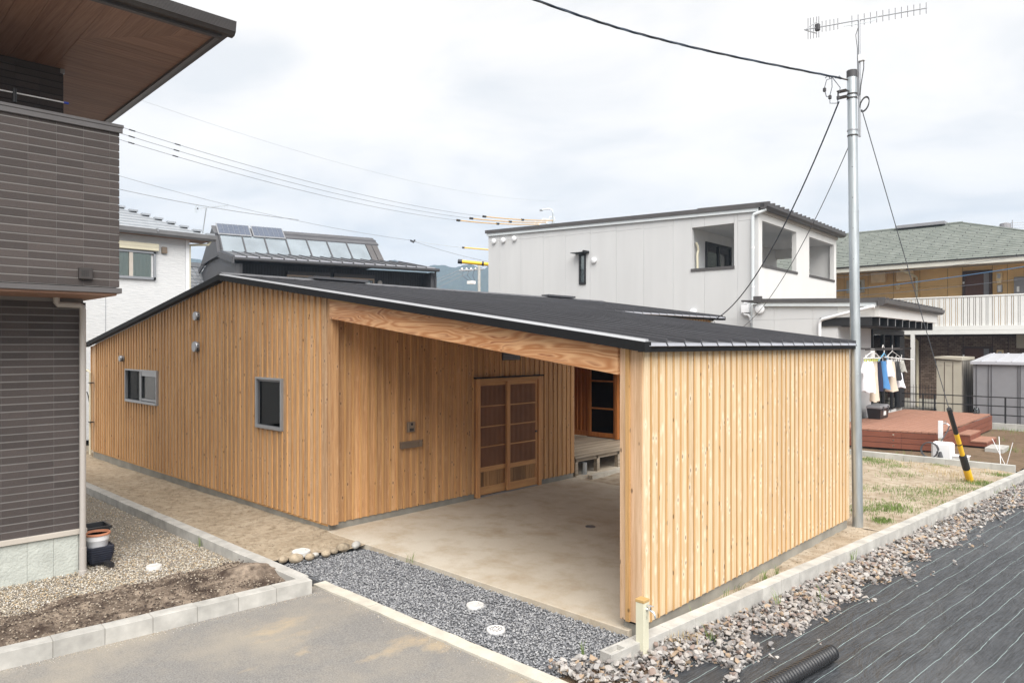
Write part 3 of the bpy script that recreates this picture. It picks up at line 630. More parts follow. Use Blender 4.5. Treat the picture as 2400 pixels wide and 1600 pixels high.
# foundations
for b_ in ((-19.27, 5.57, -.12, -8.9, 5.75, .09), (-8.99, 5.565, -.1, -8.875, 8.44, .09), (-8.99, 10.13, -.1, -8.875, 11.17, .09), (-3.83, 5.58, -.14, -3.61, 11.0, .085)):
    box(*b_).build('foundation', 'found', H_, bevel=.004)
# carport beam, fascia boards, soffit
def rake(x0, x1, y0, y1, t0, t1, b0, b1): return [(x0, y0, b0), (x1, y0, b1), (x1, y1, b1), (x0, y1, b0), (x0, y0, t0), (x1, y0, t1), (x1, y1, t1), (x0, y1, t0)]
MB().hexa(rake(-8.735, -3.845, 5.50, 5.62, 3.255, 2.655, 3.01, 2.365)).build('beam', 'beam', H_)
MB().hexa(rake(-8.735, -3.845, 5.485, 5.62, ztop(-8.735)-.075, ztop(-3.845)-.075, 3.258, 2.658)).build('rake_board', 'fir', H_)
for k in range(11):   # rafters over the carport, then ceiling boards
    y = 6.05+k*.455; MB().hexa(rake(-8.84, -3.86, y, y+.06, ztop(-8.84)-.10, ztop(-3.86)-.10, ztop(-8.84)-.30, ztop(-3.86)-.30)).build('rafter', 'fir', H_)
MB().hexa(rake(-8.84, -3.62, 5.63, 11.0, ztop(-8.84)-.07, ztop(-3.62)-.07, ztop(-8.84)-.095, ztop(-3.62)-.095)).build('ceiling', 'fir', H_)
MB().hexa(rake(-8.84, -3.85, 10.95, 11.03, ztop(-8.84)-.10, ztop(-3.85)-.10, 3.0, 2.33)).build('rear_beam', 'fir', H_)
# metal roof: standing seam panels of the long slope
XE, YF, YE, YB = -3.50, 5.40, 11.12, 16.45
def panel(y0, y1, xe, first=False):
    m = MB(); x0 = XR+.02; t = .012
    m.hexa([(x0, y0, ztop(x0)-t), (xe, y0, ztop(xe)-t), (xe, y1, ztop(xe)-t), (x0, y1, ztop(x0)-t), (x0, y0, ztop(x0)), (xe, y0, ztop(xe)), (xe, y1, ztop(xe)), (x0, y1, ztop(x0))])
    for ya, yb in (((y0, y0+.018),)): m.hexa([(x0, ya, ztop(x0)), (xe+.01, ya, ztop(xe)), (xe+.01, yb, ztop(xe)), (x0, yb, ztop(x0)), (x0, ya, ztop(x0)+.036), (xe+.01, ya, ztop(xe)+.036), (xe+.01, yb, ztop(xe)+.036), (x0, yb, ztop(x0)+.036)])
    pn = m.build('roof_panel', 'roof', H_)
    e = MB(); e.hexa([(xe+.002, y0+.02, ztop(xe)-.04), (xe+.022, y0+.02, ztop(xe)-.032), (xe+.022, y1-.006, ztop(xe)-.032), (xe+.002, y1-.006, ztop(xe)-.04), (xe-.001, y0+.02, ztop(xe)-.002), (xe+.006, y0+.02, ztop(xe)-.002), (xe+.006, y1-.006, ztop(xe)-.002), (xe-.001, y1-.006, ztop(xe)-.002)])
    e.build('drip_fold', 'trim_silver', pn)
y = YF+.05
while y < YE-.05: panel(y, min(y+.327, YE), XE); y += .327
y = YE+.002
while y < YB-.05: panel(y, min(y+.327, YB), -8.3); y += .327
MB().hexa(rake(XL-.08, XR-.01, YF+.02, YB, ztop(XL-.08), ztop(XR), ztop(XL-.08)-.012, ztop(XR)-.012)).build('back_slope', 'roof', H_)
rc = MB()
for a in range(18):   # ridge cap in lengths
    ya = YF+.03+a*.615; yb = min(ya+.63, YB)
    if ya > YB: break
    MB().hexa([(XR-.16, ya, ztop(XR-.16)+.03), (XR+.16, ya, ztop(XR+.16)+.03), (XR+.16, yb, ztop(XR+.16)+.032), (XR-.16, yb, ztop(XR-.16)+.032), (XR-.02, ya, 3.885), (XR+.02, ya, 3.885), (XR+.02, yb, 3.887), (XR-.02, yb, 3.887)]).build('ridge_cap', 'roof', H_)
for ya, yb in ((7.2, 8.4), (14.0, 15.1)): box(XR-.13, ya, 3.888, XR+.13, yb, 3.935).build('ridge_vent', 'roof', H_)
# rake edges: black fascia with a turned metal edge on top, its sky reflection painted pale
MB().hexa(rake(XR, XE+.02, YF-.005, YF+.10, 3.83+.008, ztop(XE+.02)+.008, 3.83-.083, ztop(XE+.02)-.083)).build('rake_fascia', 'roof_edge', H_)
MB().hexa(rake(XL-.1, XR, YF-.005, YF+.10, ztop(XL-.1)+.008, 3.83+.008, ztop(XL-.1)-.083, 3.83-.083)).build('rake_fascia', 'roof_edge', H_)
m = MB(); x0, x1 = XR+.05, XE+.02
m.hexa([(x0, YF-.004, ztop(x0)+.009), (x1, YF-.004, ztop(x1)+.009), (x1, YF+.06, ztop(x1)+.012), (x0, YF+.06, ztop(x0)+.012), (x0, YF+.010, ztop(x0)+.027), (x1, YF+.010, ztop(x1)+.027), (x1, YF+.055, ztop(x1)+.032), (x0, YF+.055, ztop(x0)+.032)]); m.build('rake_trim', 'trim_sky_sheen', H_)
box(XE-.12, YF+.1, ztop(XE)-.085, XE, YE, ztop(XE)-.045).build('eave_fascia', 'roof_edge', H_)
MB().hexa(rake(-8.3, XE+.01, YE-.01, YE+.02, ztop(-8.3)+.02, ztop(XE)+.02, ztop(-8.3)-.08, ztop(XE)-.08)).build('rear_fascia', 'roof_edge', H_)
box(-8.42, YE+.02, ztop(-8.3)-.08, -8.32, YB, ztop(-8.3)-.02).build('eave_fascia', 'roof_edge', H_)
MB().hexa(rake(XR, -8.28, YB, YB+.03, 3.84, ztop(-8.28)+.01, 3.75, ztop(-8.28)-.08)).build('rear_fascia', 'roof_edge', H_)
for k in range(2): box(XR-1.05-k*1.1, YF+.3, ztop(XR-1.05-k*1.1)+.01, XR-.45-k*1.1, YF+.36, ztop(XR-.45-k*1.1)+.06).build('snow_guard', 'trim_silver', H_)
# rear wing wall facing the courtyard
yy = 13.98; k = 0
while yy < 16.3:
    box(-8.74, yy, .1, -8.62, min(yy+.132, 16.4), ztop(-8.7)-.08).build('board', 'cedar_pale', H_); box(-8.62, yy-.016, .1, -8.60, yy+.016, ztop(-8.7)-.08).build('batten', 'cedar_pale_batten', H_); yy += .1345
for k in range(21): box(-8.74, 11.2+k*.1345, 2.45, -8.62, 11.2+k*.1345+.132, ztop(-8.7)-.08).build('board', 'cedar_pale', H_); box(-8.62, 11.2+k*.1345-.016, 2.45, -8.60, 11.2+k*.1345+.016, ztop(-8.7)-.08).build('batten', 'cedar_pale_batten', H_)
# recess behind the carport: side walls, back wall with glazed door
box(-11.65, 11.2, .05, -11.55, 14.0, 3.3).build('recess_wall', 'cedar', H_)
box(-11.55, 11.2, 2.85, -8.75, 14.0, 2.9).build('recess_ceiling', 'fir', H_)
for k in range(8): box(-11.55+k*.118, 13.96, .52, -11.55+k*.118+.116, 13.99, 2.85).build('board', 'reddoor', H_); box(-11.55+k*.118-.012, 13.935, .52, -11.55+k*.118+.012, 13.96, 2.85).build('batten', 'reddoor', H_)
box(-11.55, 13.93, .40, -9.72, 14.0, .52).build('sill_board', 'reddoor', H_)
gd = MB()
for b_ in ((-10.60, 13.90, .42, -10.50, 13.95, 2.5), (-9.84, 13.90, .42, -9.77, 13.95, 2.5), (-10.5, 13.90, .42, -9.84, 13.95, .52), (-10.5, 13.90, 2.4, -9.84, 13.95, 2.5)): gd.box(*b_)
gdo = gd.build('glazed_door', 'reddoor', H_, bevel=.004)
for z in (1.10, 1.76): box(-10.5, 13.905, z-.018, -9.84, 13.945, z+.018).build('glazing_bar', 'reddoor', gdo)
box(-10.5, 13.92, .52, -9.84, 13.926, 2.4).build('pane', 'glass_dim', gdo)
box(-9.77, 13.86, .40, -9.70, 14.0, 2.85).build('door_post', 'reddoor', H_); box(-9.70, 13.95, .05, -8.62, 14.0, 2.85).build('end_wall', 'cedar', H_)
m = MB(); m.box(-10.7, 15.2, .4, -9.7, 15.22, 2.5); m.box(-10.72, 13.99, .4, -10.7, 15.2, 2.5); m.box(-9.7, 14.0, .4, -9.68, 15.2, 2.5); m.box(-10.7, 14.0, .38, -9.7, 15.2, .4); m.box(-10.7, 14.0, 2.5, -9.7, 15.2, 2.52); m.build('room', 'room', H_)
# windows in the gable wall
def window(x0, x1, z0, z1, sliding):
    f = MB(); fw = .032
    for b_ in ((x0, 5.49, z0, x0+fw, 5.60, z1), (x1-fw, 5.49, z0, x1, 5.60, z1), (x0+fw, 5.49, z1-fw, x1-fw, 5.60, z1), (x0+fw, 5.485, z0, x1-fw, 5.60, z0+fw+.02)): f.box(*b_)
    wd = f.build('window', 'alu', H_, bevel=.003)
    if sliding:
        xm = (x0+x1)/2-.02
        box(xm-.035, 5.505, z0+fw+.02, xm+.035, 5.535, z1-fw).build('meeting_rail', 'alu', wd)
        for a, b_ in ((x0+fw, xm-.035), (xm+.035, x1-fw)): box(a, 5.548, z0+.07, b_, 5.553, z1-fw).build('pane', 'glass' if a > xm else 'glass_dim', wd)
        box(xm+.035, 5.515, z1-.13, x1-fw, 5.54, z1-fw).build('sash_rail', 'alu', wd); box(xm+.035, 5.515, z0+.066, x1-fw, 5.54, z0+.11).build('sash_rail', 'alu', wd)
    else:
        g = MB()
        for b_ in ((x0+fw, 5.52, z0+.066, x0+fw+.03, 5.56, z1-fw), (x1-fw-.03, 5.52, z0+.066, x1-fw, 5.56, z1-fw), (x0+fw+.03, 5.52, z1-fw-.03, x1-fw-.03, 5.56, z1-fw)): g.box(*b_)
        g.build('sash', 'alu_dark', wd); box(x0+fw+.03, 5.545, z0+.066, x1-fw-.03, 5.55, z1-fw-.03).build('pane', 'glass_dim', wd)
    r = MB(); r.box(x0, 6.5, z0, x1, 6.52, z1); r.box(x0-.02, 5.66, z0, x0, 6.5, z1); r.box(x1, 5.66, z0, x1+.02, 6.5, z1); r.box(x0, 5.66, z0-.02, x1, 6.5, z0); r.box(x0, 5.66, z1, x1, 6.5, z1+.02); r.build('reveal', 'room', wd)
window(-10.91, -10.08, 1.31, 2.12, False); window(-16.89, -15.08, 1.40, 2.11, True)
for k, (dx_, s_) in enumerate(((.10, .05), (.27, .06), (.36, .055))):
    o = MB().add([tuple(p) for p in (ICO*(1+rng.uniform(-.1, .1, (12, 1)))*np.array((1, .7, .75))*s_+np.array((-10.91+.07+dx_, 5.62, 1.31+.10)))], [tuple(map(int, f)) for f in ICF]).build('ornament_stone', 'fieldstone', None, smooth=True)
    tag(o, ['small tan stone at the left corner of the window sill', 'pale small stone in the middle of the sill trio', 'pale upright stone at the right of the sill trio'][k], 'stone', 'stones on the window sill')
# round vent hoods, intercom, letter slot, grille
def hood(x, z, r):
    m = MB(); n = 18; ring = lambda rad, d: [(x+rad*math.cos(2*math.pi*k/n), YG-d, z+rad*math.sin(2*math.pi*k/n)) for k in range(n)]
    m.loft([ring(r*.86, .03), ring(r*.9, .06), ring(r, .065), ring(r, .10), ring(r*.9, .112)]); h = m.build('vent_hood', 'alu', H_, smooth=True)
    box(x-.0+r*.45, YG-.09, z-r*.8, x+r*.98, YG-.062, z+r*.35).build('vent_mouth', 'dark', h)
hood(-13.12, 3.16, .085); hood(-13.15, 2.60, .10); hood(-17.06, 2.33, .07)
ic = box(XI+.02, 6.955, 1.27, XI+.060, 7.095, 1.43).build('intercom', 'bronze', H_, bevel=.004)
box(XI+.06, 7.01, 1.375, XI+.063, 7.05, 1.41).build('lens', 'black', ic); box(XI+.06, 6.985, 1.285, XI+.063, 7.065, 1.33).build('speaker_grille', 'darkmetal', ic)
lm = MB(); 
for b_ in ((6.82, 1.025, 7.23, 1.045), (6.82, 1.105, 7.23, 1.13), (6.82, 1.045, 6.87, 1.105), (7.18, 1.045, 7.23, 1.105)): lm.box(XI+.02, b_[0], b_[1], XI+.072, b_[2], b_[3])
lo_ = lm.build('letter_slot', 'bronze', H_); box(XI+.02, 6.87, 1.045, XI+.056, 7.18, 1.105).build('slot_flap', 'bronze', lo_)
vg = box(XI+.02, 9.10, 2.36, XI+.035, 9.56, 2.62).build('vent_grille', 'darkmetal', H_)
for k in range(9): box(XI+.035, 9.11, 2.375+k*.027, XI+.045, 9.55, 2.385+k*.027).build('louvre', 'alu_dark', vg)
# lattice sliding door
df = H_
for b_ in ((XI-.08, 8.46, -.0, XI+.06, 8.53, 2.05), (XI-.08, 10.05, 0, XI+.06, 10.13, 2.05)): box(*b_).build('door_jamb', 'fir_z', df, bevel=.003)
box(XI-.08, 8.53, 1.99, XI+.055, 10.05, 2.05).build('door_head', 'fir_y', df); box(XI-.02, 8.39, 2.052, XI+.10, 10.16, 2.075).build('door_rain_cap', 'roof_edge', df)
box(XI-.08, 8.53, -.01, XI+.03, 10.05, .012).build('door_track', 'alu', df)
def leaf(y0, y1, x):
    t_ = .035; b0 = MB()
    for b_ in ((y0, y0+.075, .02, 1.985), (y1-.06, y1, .02, 1.985)): b0.box(x, b_[0], b_[2], x+t_, b_[1], b_[3])
    p = b0.build('sliding_door', 'fir_z', df, bevel=.002)
    ya, yb = y0+.075, y1-.06
    for z0, z1 in ((.02, .16), (.42, .50), (1.92, 1.985)): box(x+.001, ya, z0, x+t_-.001, yb, z1).build('rail', 'fir_y', p)
    sm = MB(); n = 20
    for k in range(n):
        yc = ya+(k+.5)*(yb-ya)/n; sm.box(x+.012, yc-.007, .50, x+.030, yc+.007, 1.92)
    so_ = sm.build('lattice_slats', 'lattice', p); so_['kind'] = 'stuff'
    for z in (.85, 1.20, 1.56): box(x+.020, ya, z-.010, x+.0335, yb, z+.010).build('lattice_bar', 'fir_y', p)
    box(x+.000, ya, .50, x+.003, yb, 1.92).build('lattice_backing', 'doorback', p)
    ws = [.14, .48, .18, .20] if y0 < 9 else [.13, .49, .16, .22]; c = ya
    for wv in ws: box(x+.008, c+.003, .16, x+.018+random.uniform(0, .006), c+wv*(yb-ya)-.003, .42).build('lower_panel', 'oak', p); c += wv*(yb-ya)
    return p
leaf(8.53, 9.30, XI-.055); p = leaf(9.23, 10.05, XI-.005)
MB().tube([(XI+.028, 10.0, 1.02), (XI+.045, 10.0, 1.02)], .022, 12).build('pull', 'darkmetal', p, smooth=True)
# cream pipe at the far left end of the gable
dp = H_
tube([(-19.35, 5.40, 2.0), (-19.2, 5.42, 2.02), (-19.12, 5.45, 1.97), (-19.12, 5.45, .0)], .026).build('conduit_pipe', 'cream', dp, smooth=True)
for z in (.78, 1.72): box(-19.16, 5.42, z-.012, -19.0, 5.50, z+.012).build('pipe_clip', 'darkmetal', dp)
tube(sag((-19.2, 5.4, 1.5), (-19.15, 5.44, 1.25), -.05, 6), .012).build('cable_loop', 'black', dp)
# timber deck behind
dk = thing('timber_deck', (-10.2, 12.6, 0), 'weathered grey timber deck on short posts behind the carport', 'deck')
for k in range(23): box(-11.55+k*.117, 11.22, .345, -11.55+k*.117+.112, 13.93, .385).build('deck_plank', 'greydeck', dk, bevel=.003)
box(-8.95, 11.24, .27, -8.90, 13.9, .345).build('edge_joist', 'greydeck', dk)
for y in (11.3, 12.03, 12.78, 13.5):
    box(-8.98, y-.045, -.003, -8.89, y+.045, .27).build('deck_post', 'greydeck', dk); box(-11.4, y-.05, .26, -8.9, y-.005, .345).build('joist', 'greydeck', dk)
tag(MB().lathe((-8.9, 11.56, 0), [(.055, -.003), (.055, .24), (.048, .242), (.048, .1)], 16).build('tin_can', 'steel', smooth=True), 'grey metal cylinder standing under the timber deck edge', 'can')

# ------------------------------------------------------------------ dark tiled house at the left
D_ = thing('tiled_house', (-9.42, 2.62, 0), 'dark brown tiled two storey house with jutting balcony and deep wooden eaves', 'house', rz=-2.06)
def dl(mb, name, mat, parent=D_, **k): return mb.build(name, mat, parent, local=True, **k)
dl(box(-3, -4, .43, -.004, -.006, 3.2), 'lower_wall', 'mortar')
P_, Q_ = .083, .2495
tile = None
def tile_at(x, y0, ln, z, h=.069, d=.012, axis='x'):
    return MB().box(x-.012, y0+.0015, z, x+random.uniform(-.0015, .0015), y0+ln-.0015, z+h)
protos = {}
def put_tile(x, y0, ln, z):
    k = round(ln, 3)
    if k not in protos:
        m = MB(); m.hexa([(-.012, .001, 0), (0, .002, .003), (0, ln-.002, .003), (-.012, ln-.001, 0), (-.012, .001, .073), (-.001, .002, .071), (-.001, ln-.002, .071), (-.012, ln-.001, .073)])
        protos[k] = dl(m, 'tile', 'tile', loc=(0, 0, 0)); protos[k].location = (x, y0, z)
    else: dup(protos[k], D_, (x+random.uniform(-.0012, .0012), y0, z))
c0 = .021
rows = int((3.17-.49)/P_)
for r_ in range(rows):
    z = .492+r_*P_; y = c0-.075; put_tile(0, y, .075, z)
    for c in range(5): put_tile(0, y-Q_*(c+1), Q_, z)
rows2 = int((5.0-3.265)/P_)
BX_ = .90
dl(box(-.6, -4, 3.27, BX_-.004, .12, 5.02), 'balcony_wall', 'mortar')
for r_ in range(rows2+1):
    z = 3.275+r_*P_; y = .13-.098; put_tile(BX_, y, .098, z)
    for c in range(5): put_tile(BX_, y-Q_*(c+1), Q_, z)
for r_ in range(rows):   # return faces at the corner, facing the path
    dl(MB().box(-.9, .0, .492+r_*P_, -.013, c0-.004, .492+r_*P_+.069), 'side_course', 'tile')
for r_ in range(rows2+1): dl(MB().box(-.6, .12, 3.275+r_*P_, BX_-.014, .126, 3.275+r_*P_+.069), 'side_course', 'tile')
dl(box(-3, -4, .427, .022, .03, .487), 'sill_trim', 'beigetrim', bevel=.004)
for k in range(6):
    y1 = -.055-.253*k if k else .0; y0 = -.055-.253*(k+1)
    if k == 0: dl(box(-.4, -.05, -.15, -.012, .0, .427), 'foundation_panel', 'stucco_green')
    dl(box(-.4, y0+.003, -.15, -.012, -.055-.253*k, .427), 'foundation_panel', 'stucco_green')
dl(box(-3, -.05, -.15, -.4, .0, .427), 'foundation_panel', 'stucco_green')
dl(box(-.6, -4, 5.02, BX_+.035, .165, 5.055), 'parapet_cap', 'greymetal', bevel=.004)
dl(box(BX_+.002, -4, 4.965, BX_+.028, .155, 5.02), 'parapet_cap', 'greymetal', bevel=.003)
dl(box(-.6, -4, 3.205, BX_+.035, .145, 3.26), 'balcony_ledge', 'greymetal', bevel=.003)
dl(box(-.6, -4, 3.18, BX_-.0, .10, 3.204), 'balcony_soffit', 'soffit_y')
dl(box(-3, -4, 5.0, -.757, -.05, 6.1), 'upper_wall', 'darktile')
for r_ in range(14):
    for c in range(4): put_tile(-.75, -.045-Q_*(c+1), Q_, 5.0+r_*P_)
    dl(MB().box(-2.5, -.05, 5.0+r_*P_, -.762, -.043, 5.0+r_*P_+.069), 'side_course', 'tile')
dl(MB().box(-.79, -.08, 6.02, -.735, -.035, 6.075), 'corner_trim', 'alu')
# eaves: boards square to the eave, then mitred boards along the gable side
ZS = 6.08; XO, YO = 1.57, .91; xi, yi = .40, -.15
k = 0; y = -4.0
while y < YO:
    y1 = min(y+.243, YO) if not (y < yi-.001 < y+.243) else yi; m = MB()
    xm0 = xi+(XO-xi)*max(0, (y-yi)/(YO-yi)) if y > yi-.01 else -3; xm1 = xi+(XO-xi)*max(0, (y1-yi)/(YO-yi)) if y > yi-.01 else -3
    m.prism([(xm0, y+.003), (XO, y+.003), (XO, y1), (xm1, y1)], ZS, ZS+.015); dl(m, 'soffit_board', 'soffit'); y = y1
x = -3.9
while x < XO-.01:
    xb = min(x+.243, XO) if not (x < xi-.001 < x+.243) else xi; ym = lambda q: yi if q <= xi else yi+(q-xi)*(YO-yi)/(XO-xi)
    dl(MB().prism([(x+.003, ym(x)+.004), (xb, ym(xb)+.004), (xb, YO), (x+.003, YO)], ZS, ZS+.015), 'soffit_board', 'soffit_y'); x = xb
dl(box(-5, -4, ZS+.017, XO-.01, YO-.01, ZS+.03), 'soffit_backing', 'dark')
dl(box(XO, -4, ZS-.035, XO+.06, YO+.05, ZS+.06), 'eave_fascia', 'darkmetal')
dl(box(-5, YO, ZS-.03, XO-.002, YO+.045, ZS+.05), 'gable_fascia', 'greymetal'); dl(box(-5, YO+.045, ZS+.0, XO+.10, YO+.12, ZS+.10), 'gable_fascia', 'darkmetal')
g = MB(); pr = [(XO+.06, ZS-.01), (XO+.13, ZS-.005), (XO+.165, ZS+.03), (XO+.185, ZS+.14), (XO+.06, ZS+.14)]
g.loft([[(x, yy, z) for x, z in pr] for yy in (-4, YO+.16)]); gu = dl(g, 'gutter', 'darkmetal')
for k in range(9): dl(MB().hexa([(XO+.165+.02*(k+.2)/9, -4, ZS+.03+.11*(k+.2)/9), (XO+.172+.02*(k+.2)/9, -4, ZS+.03+.11*(k+.2)/9), (XO+.172+.02*(k+.2)/9, YO+.155, ZS+.03+.11*(k+.2)/9), (XO+.165+.02*(k+.2)/9, YO+.155, ZS+.03+.11*(k+.2)/9), (XO+.165+.02*(k+.7)/9, -4, ZS+.03+.11*(k+.7)/9), (XO+.172+.02*(k+.7)/9, -4, ZS+.03+.11*(k+.7)/9), (XO+.172+.02*(k+.7)/9, YO+.155, ZS+.03+.11*(k+.7)/9), (XO+.165+.02*(k+.7)/9, YO+.155, ZS+.03+.11*(k+.7)/9)]), 'gutter_rib', 'greymetal', gu)
MBr = MB(); MBr.add([(-5, -4, 8.3), (XO+.06, -4, ZS+.16), (XO+.06, YO+.12, ZS+.16), (-5, YO+.12, 8.3), (-5, -4, 8.2), (XO+.06, -4, ZS+.06), (XO+.06, YO+.12, ZS+.06), (-5, YO+.12, 8.2)], [(0, 1, 2, 3), (7, 6, 5, 4), (1, 5, 6, 2), (2, 6, 7, 3), (0, 4, 5, 1), (3, 7, 4, 0)]); dl(MBr, 'roof', 'darkmetal')
dl(tube([(.075, -.294, 3.20), (.075, -.294, 3.12), (.075, -.285, 3.105), (.075, -.06, 3.10), (.075, -.035, 3.085), (.075, -.03, 3.05), (.075, -.03, -.05)], .034, 14), 'downpipe', 'pipegrey', smooth=True)
dl(MB().lathe((.075, -.03, 0), [(.039, .28), (.039, .02), (.047, .015), (.047, -.05)], 16), 'pipe_socket', 'pipegrey', smooth=True)
vb = dl(box(BX_, -.272, 3.34, BX_+.045, -.142, 3.46), 'vent_box', 'darkmetal', bevel=.004)
for i in range(4):
    for j in range(4): dl(box(BX_+.045, -.245+i*.0175, 3.372+j*.0165, BX_+.047, -.235+i*.0175, 3.381+j*.0165), 'vent_hole', 'black', vb)
# airing pole on the balcony
ap = thing('airing_pole', (-9.0, 2.1, 5.35), 'thin white airing pole with blue end cap above the dark balcony parapet', 'pole')
def dw(x, y, z): return tuple(WM[D_.name] @ Vector((x, y, z)))
tube([dw(.3, -1.4, 5.345), dw(.3, -.27, 5.356)], .008).build('rod', 'white', ap, smooth=True)
M['bluecap'] = plain('bluecap', (0.03, 0.07, 0.45), 0.4)
tube([dw(.3, -.27, 5.356), dw(.3, -.225, 5.356)], .013, 12).build('end_cap', 'bluecap', ap, smooth=True)
tube([dw(.3, -.73, 5.25), dw(.3, -.73, 5.40)], .02).build('holder', 'black', ap)
# pots beside the corner
pl = thing('planter', dw(-.20, .20, 0), 'dark navy ribbed planter on the pebbles behind the grey downpipe', 'planter')
m = MB(); rings = []
for z, wx, wy in ((-.01, .10, .09), (.03, .135, .12), (.10, .155, .135), (.21, .165, .145), (.215, .15, .13), (.12, .14, .12)):
    rings.append([dw(-.20+sx*wx, .20+sy*wy, z) for sx, sy in ((-1, -.8), (-.8, -1), (.8, -1), (1, -.8), (1, .8), (.8, 1), (-.8, 1), (-1, .8))])
m.loft(rings); m.build('tub', 'navy', pl, smooth=True)
for k in range(7):
    z = .03+k*.026; wx = .137+.028*min(1, (z-.03)/.1); m = MB()
    rr = lambda zz, e: [dw(-.20+sx*(wx+e), .20+sy*(wx*.88+e), zz) for sx, sy in ((-1, -.8), (-.8, -1), (.8, -1), (1, -.8), (1, .8), (.8, 1), (-.8, 1), (-1, .8))]
    m.loft([rr(z, -.01), rr(z+.003, .004), rr(z+.010, .004), rr(z+.013, -.01)]); m.build('rib', 'navy', pl)
fp = thing('flower_pot', dw(-.21, .19, .12), 'white round flower pot with terracotta rim standing in the navy planter', 'pot')
MB().lathe(dw(-.21, .19, 0), [(.10, .10), (.115, .20), (.118, .205), (.125, .27), (.13, .275), (.135, .335)], 24).build('pot_body', 'whiteplastic', fp, smooth=True)
MB().lathe(dw(-.21, .19, 0), [(.134, .335), (.145, .337), (.148, .352), (.143, .362), (.130, .362), (.115, .30), (.10, .18), (.0, .18)], 24).build('rim', 'terra', fp, smooth=True)
bp = MB().loft([[dw(-.62+sx*a, .26+sy*a, z) for sx, sy in ((-1, -1), (1, -1), (1, 1), (-1, 1))] for a, z in ((.10, 0), (.15, .33), (.165, .33), (.165, .36), (.14, .36), (.10, .1))]).build('seed_tray', 'blackplastic'); tag(bp, 'black square plant pot behind the terracotta rimmed pot', 'pot')
bb = MB().loft([[dw(.03+sx*.025+k*.11, .23+sy*.028+k*.03, .035+sz*.028-k*.008) for sx, sy, sz in ((0, -1, -1), (0, 1, -1), (0, 1, .6), (0, .6, 1), (0, -.6, 1), (0, -1, .6))] for k in (0, 1)]).build('plant_tray_foot', 'blackplastic'); tag(bb, 'small black plastic bar lying on pebbles at the foot of the navy planter', 'bar')

# ------------------------------------------------------------------ white stucco house
W_ = thing('stucco_house', (-24, 6, 0), 'white wavy stucco house with grey tiled roof behind the dark tiled house', 'house')
box(-30, -2, 0, -22, 8.95, 5.9).build('wall', 'wavy', W_)
for y in (6.66, 3.6, 8.86): box(-22, y-.006, 0, -21.994, y+.006, 5.8).build('wall_joint', 'alu', W_)
box(-22.01, 8.86, 0, -21.985, 8.97, 5.85).build('corner_trim', 'whiteplastic', W_); box(-22.12, 8.95, 0, -22.03, 9.03, 5.7).build('corner_pipe', 'cream', W_)
tube([(-22.05, 9.0, 5.66), (-21.95, 9.2, 5.68), (-21.75, 9.45, 5.69), (-21.7, 9.5, 5.79)], .035).build('gutter_pipe', 'cream', W_, smooth=True)
box(-22.5, -1, 5.80, -21.72, 9.55, 5.82).build('eave_soffit', 'soffit_y', W_); box(-21.74, 0, 5.80, -21.70, 9.55, 5.90).build('eave_board', 'greymetal', W_)
m = MB(); pr = [(-21.70, 5.79), (-21.63, 5.79), (-21.58, 5.85), (-21.57, 5.965), (-21.70, 5.965)]; m.loft([[(x, y, z) for x, z in pr] for y in (0, 9.62)]); m.build('gutter', 'gutter_grey', W_)
for y in (7.9, 5.6): box(-21.72, y-.015, 5.9, -21.55, y+.015, 6.0).build('gutter_bracket', 'alu', W_)
for k in range(9):   # tile courses of the hipped slope
    x1 = -21.66-k*.36; x0 = x1-.40; z1 = 5.95+k*.36*.378; z0 = z1+.40*.378-.02; ye = 9.56-.68*k*.36
    m = MB(); m.hexa([(x0, -1, z0-.03), (x1, -1, z1-.03), (x1, ye, z1-.03), (x0, ye-.28, z0-.03), (x0, -1, z0), (x1, -1, z1+.025), (x1, ye, z1+.025), (x0, ye-.28, z0)]); m.build('tile_course', 'slate', W_)
    box(x1-.12, ye-.22, z1+.02, x1+.04, ye+.03, z1+.075).build('hip_tile', 'slate', W_)
for k in range(9):
    x1 = -21.66-k*.36; ye = 9.56-.68*k*.36; z1 = 5.95+k*.36*.378
    MB().hexa([(x1-6, ye-.28, z1), (x1-.0, ye-.28, z1-.02), (x1, ye, z1-.03), (x1-6, ye, z1-.03), (x1-6, ye-.28, z1+.11), (x1-.4, ye-.28, z1+.11), (x1, ye, z1+.02), (x1-6, ye, z1+.02)]).build('tile_course', 'slate', W_)
f = MB(); y0, y1, z0, z1 = 6.1, 7.98, 4.53, 5.34
for b_ in ((y0, z0, y1, z0+.07), (y0, z1-.05, y1, z1), (y0, z0, y0+.05, z1), (y1-.06, z0, y1, z1)): f.box(-22, b_[0], b_[1], -21.93, b_[2], b_[3])
wn = f.build('window', 'alu', W_); box(-21.975, 7.26, 4.6, -21.945, 7.36, 5.29).build('meeting_rail', 'beigetrim', wn)
box(-21.985, 7.36, 4.6, -21.98, 7.86, 5.29).build('pane', 'glass_bright', wn); box(-21.985, 6.15, 4.6, -21.98, 7.26, 5.29).build('pane', 'glass_bright', wn)
m = MB(); n = 60; vs = [(-21.992+.004*math.sin(k*1.7), 6.15+1.72*k/n, z) for k in range(n+1) for z in (4.6, 5.29)]; m.add(vs, [(2*k, 2*k+2, 2*k+3, 2*k+1) for k in range(n)]); m.build('curtain', 'curtain', wn)
sb = box(-22, 6.05, 5.37, -21.87, 8.05, 5.58).build('shutter_box', 'cream', W_, bevel=.01); box(-21.87, 6.05, 5.468, -21.865, 8.05, 5.476).build('box_groove', 'beigetrim', sb)
box(-22, 8.15, 5.33, -21.92, 8.30, 5.52).build('vent_cover', 'bronze', W_, bevel=.01)
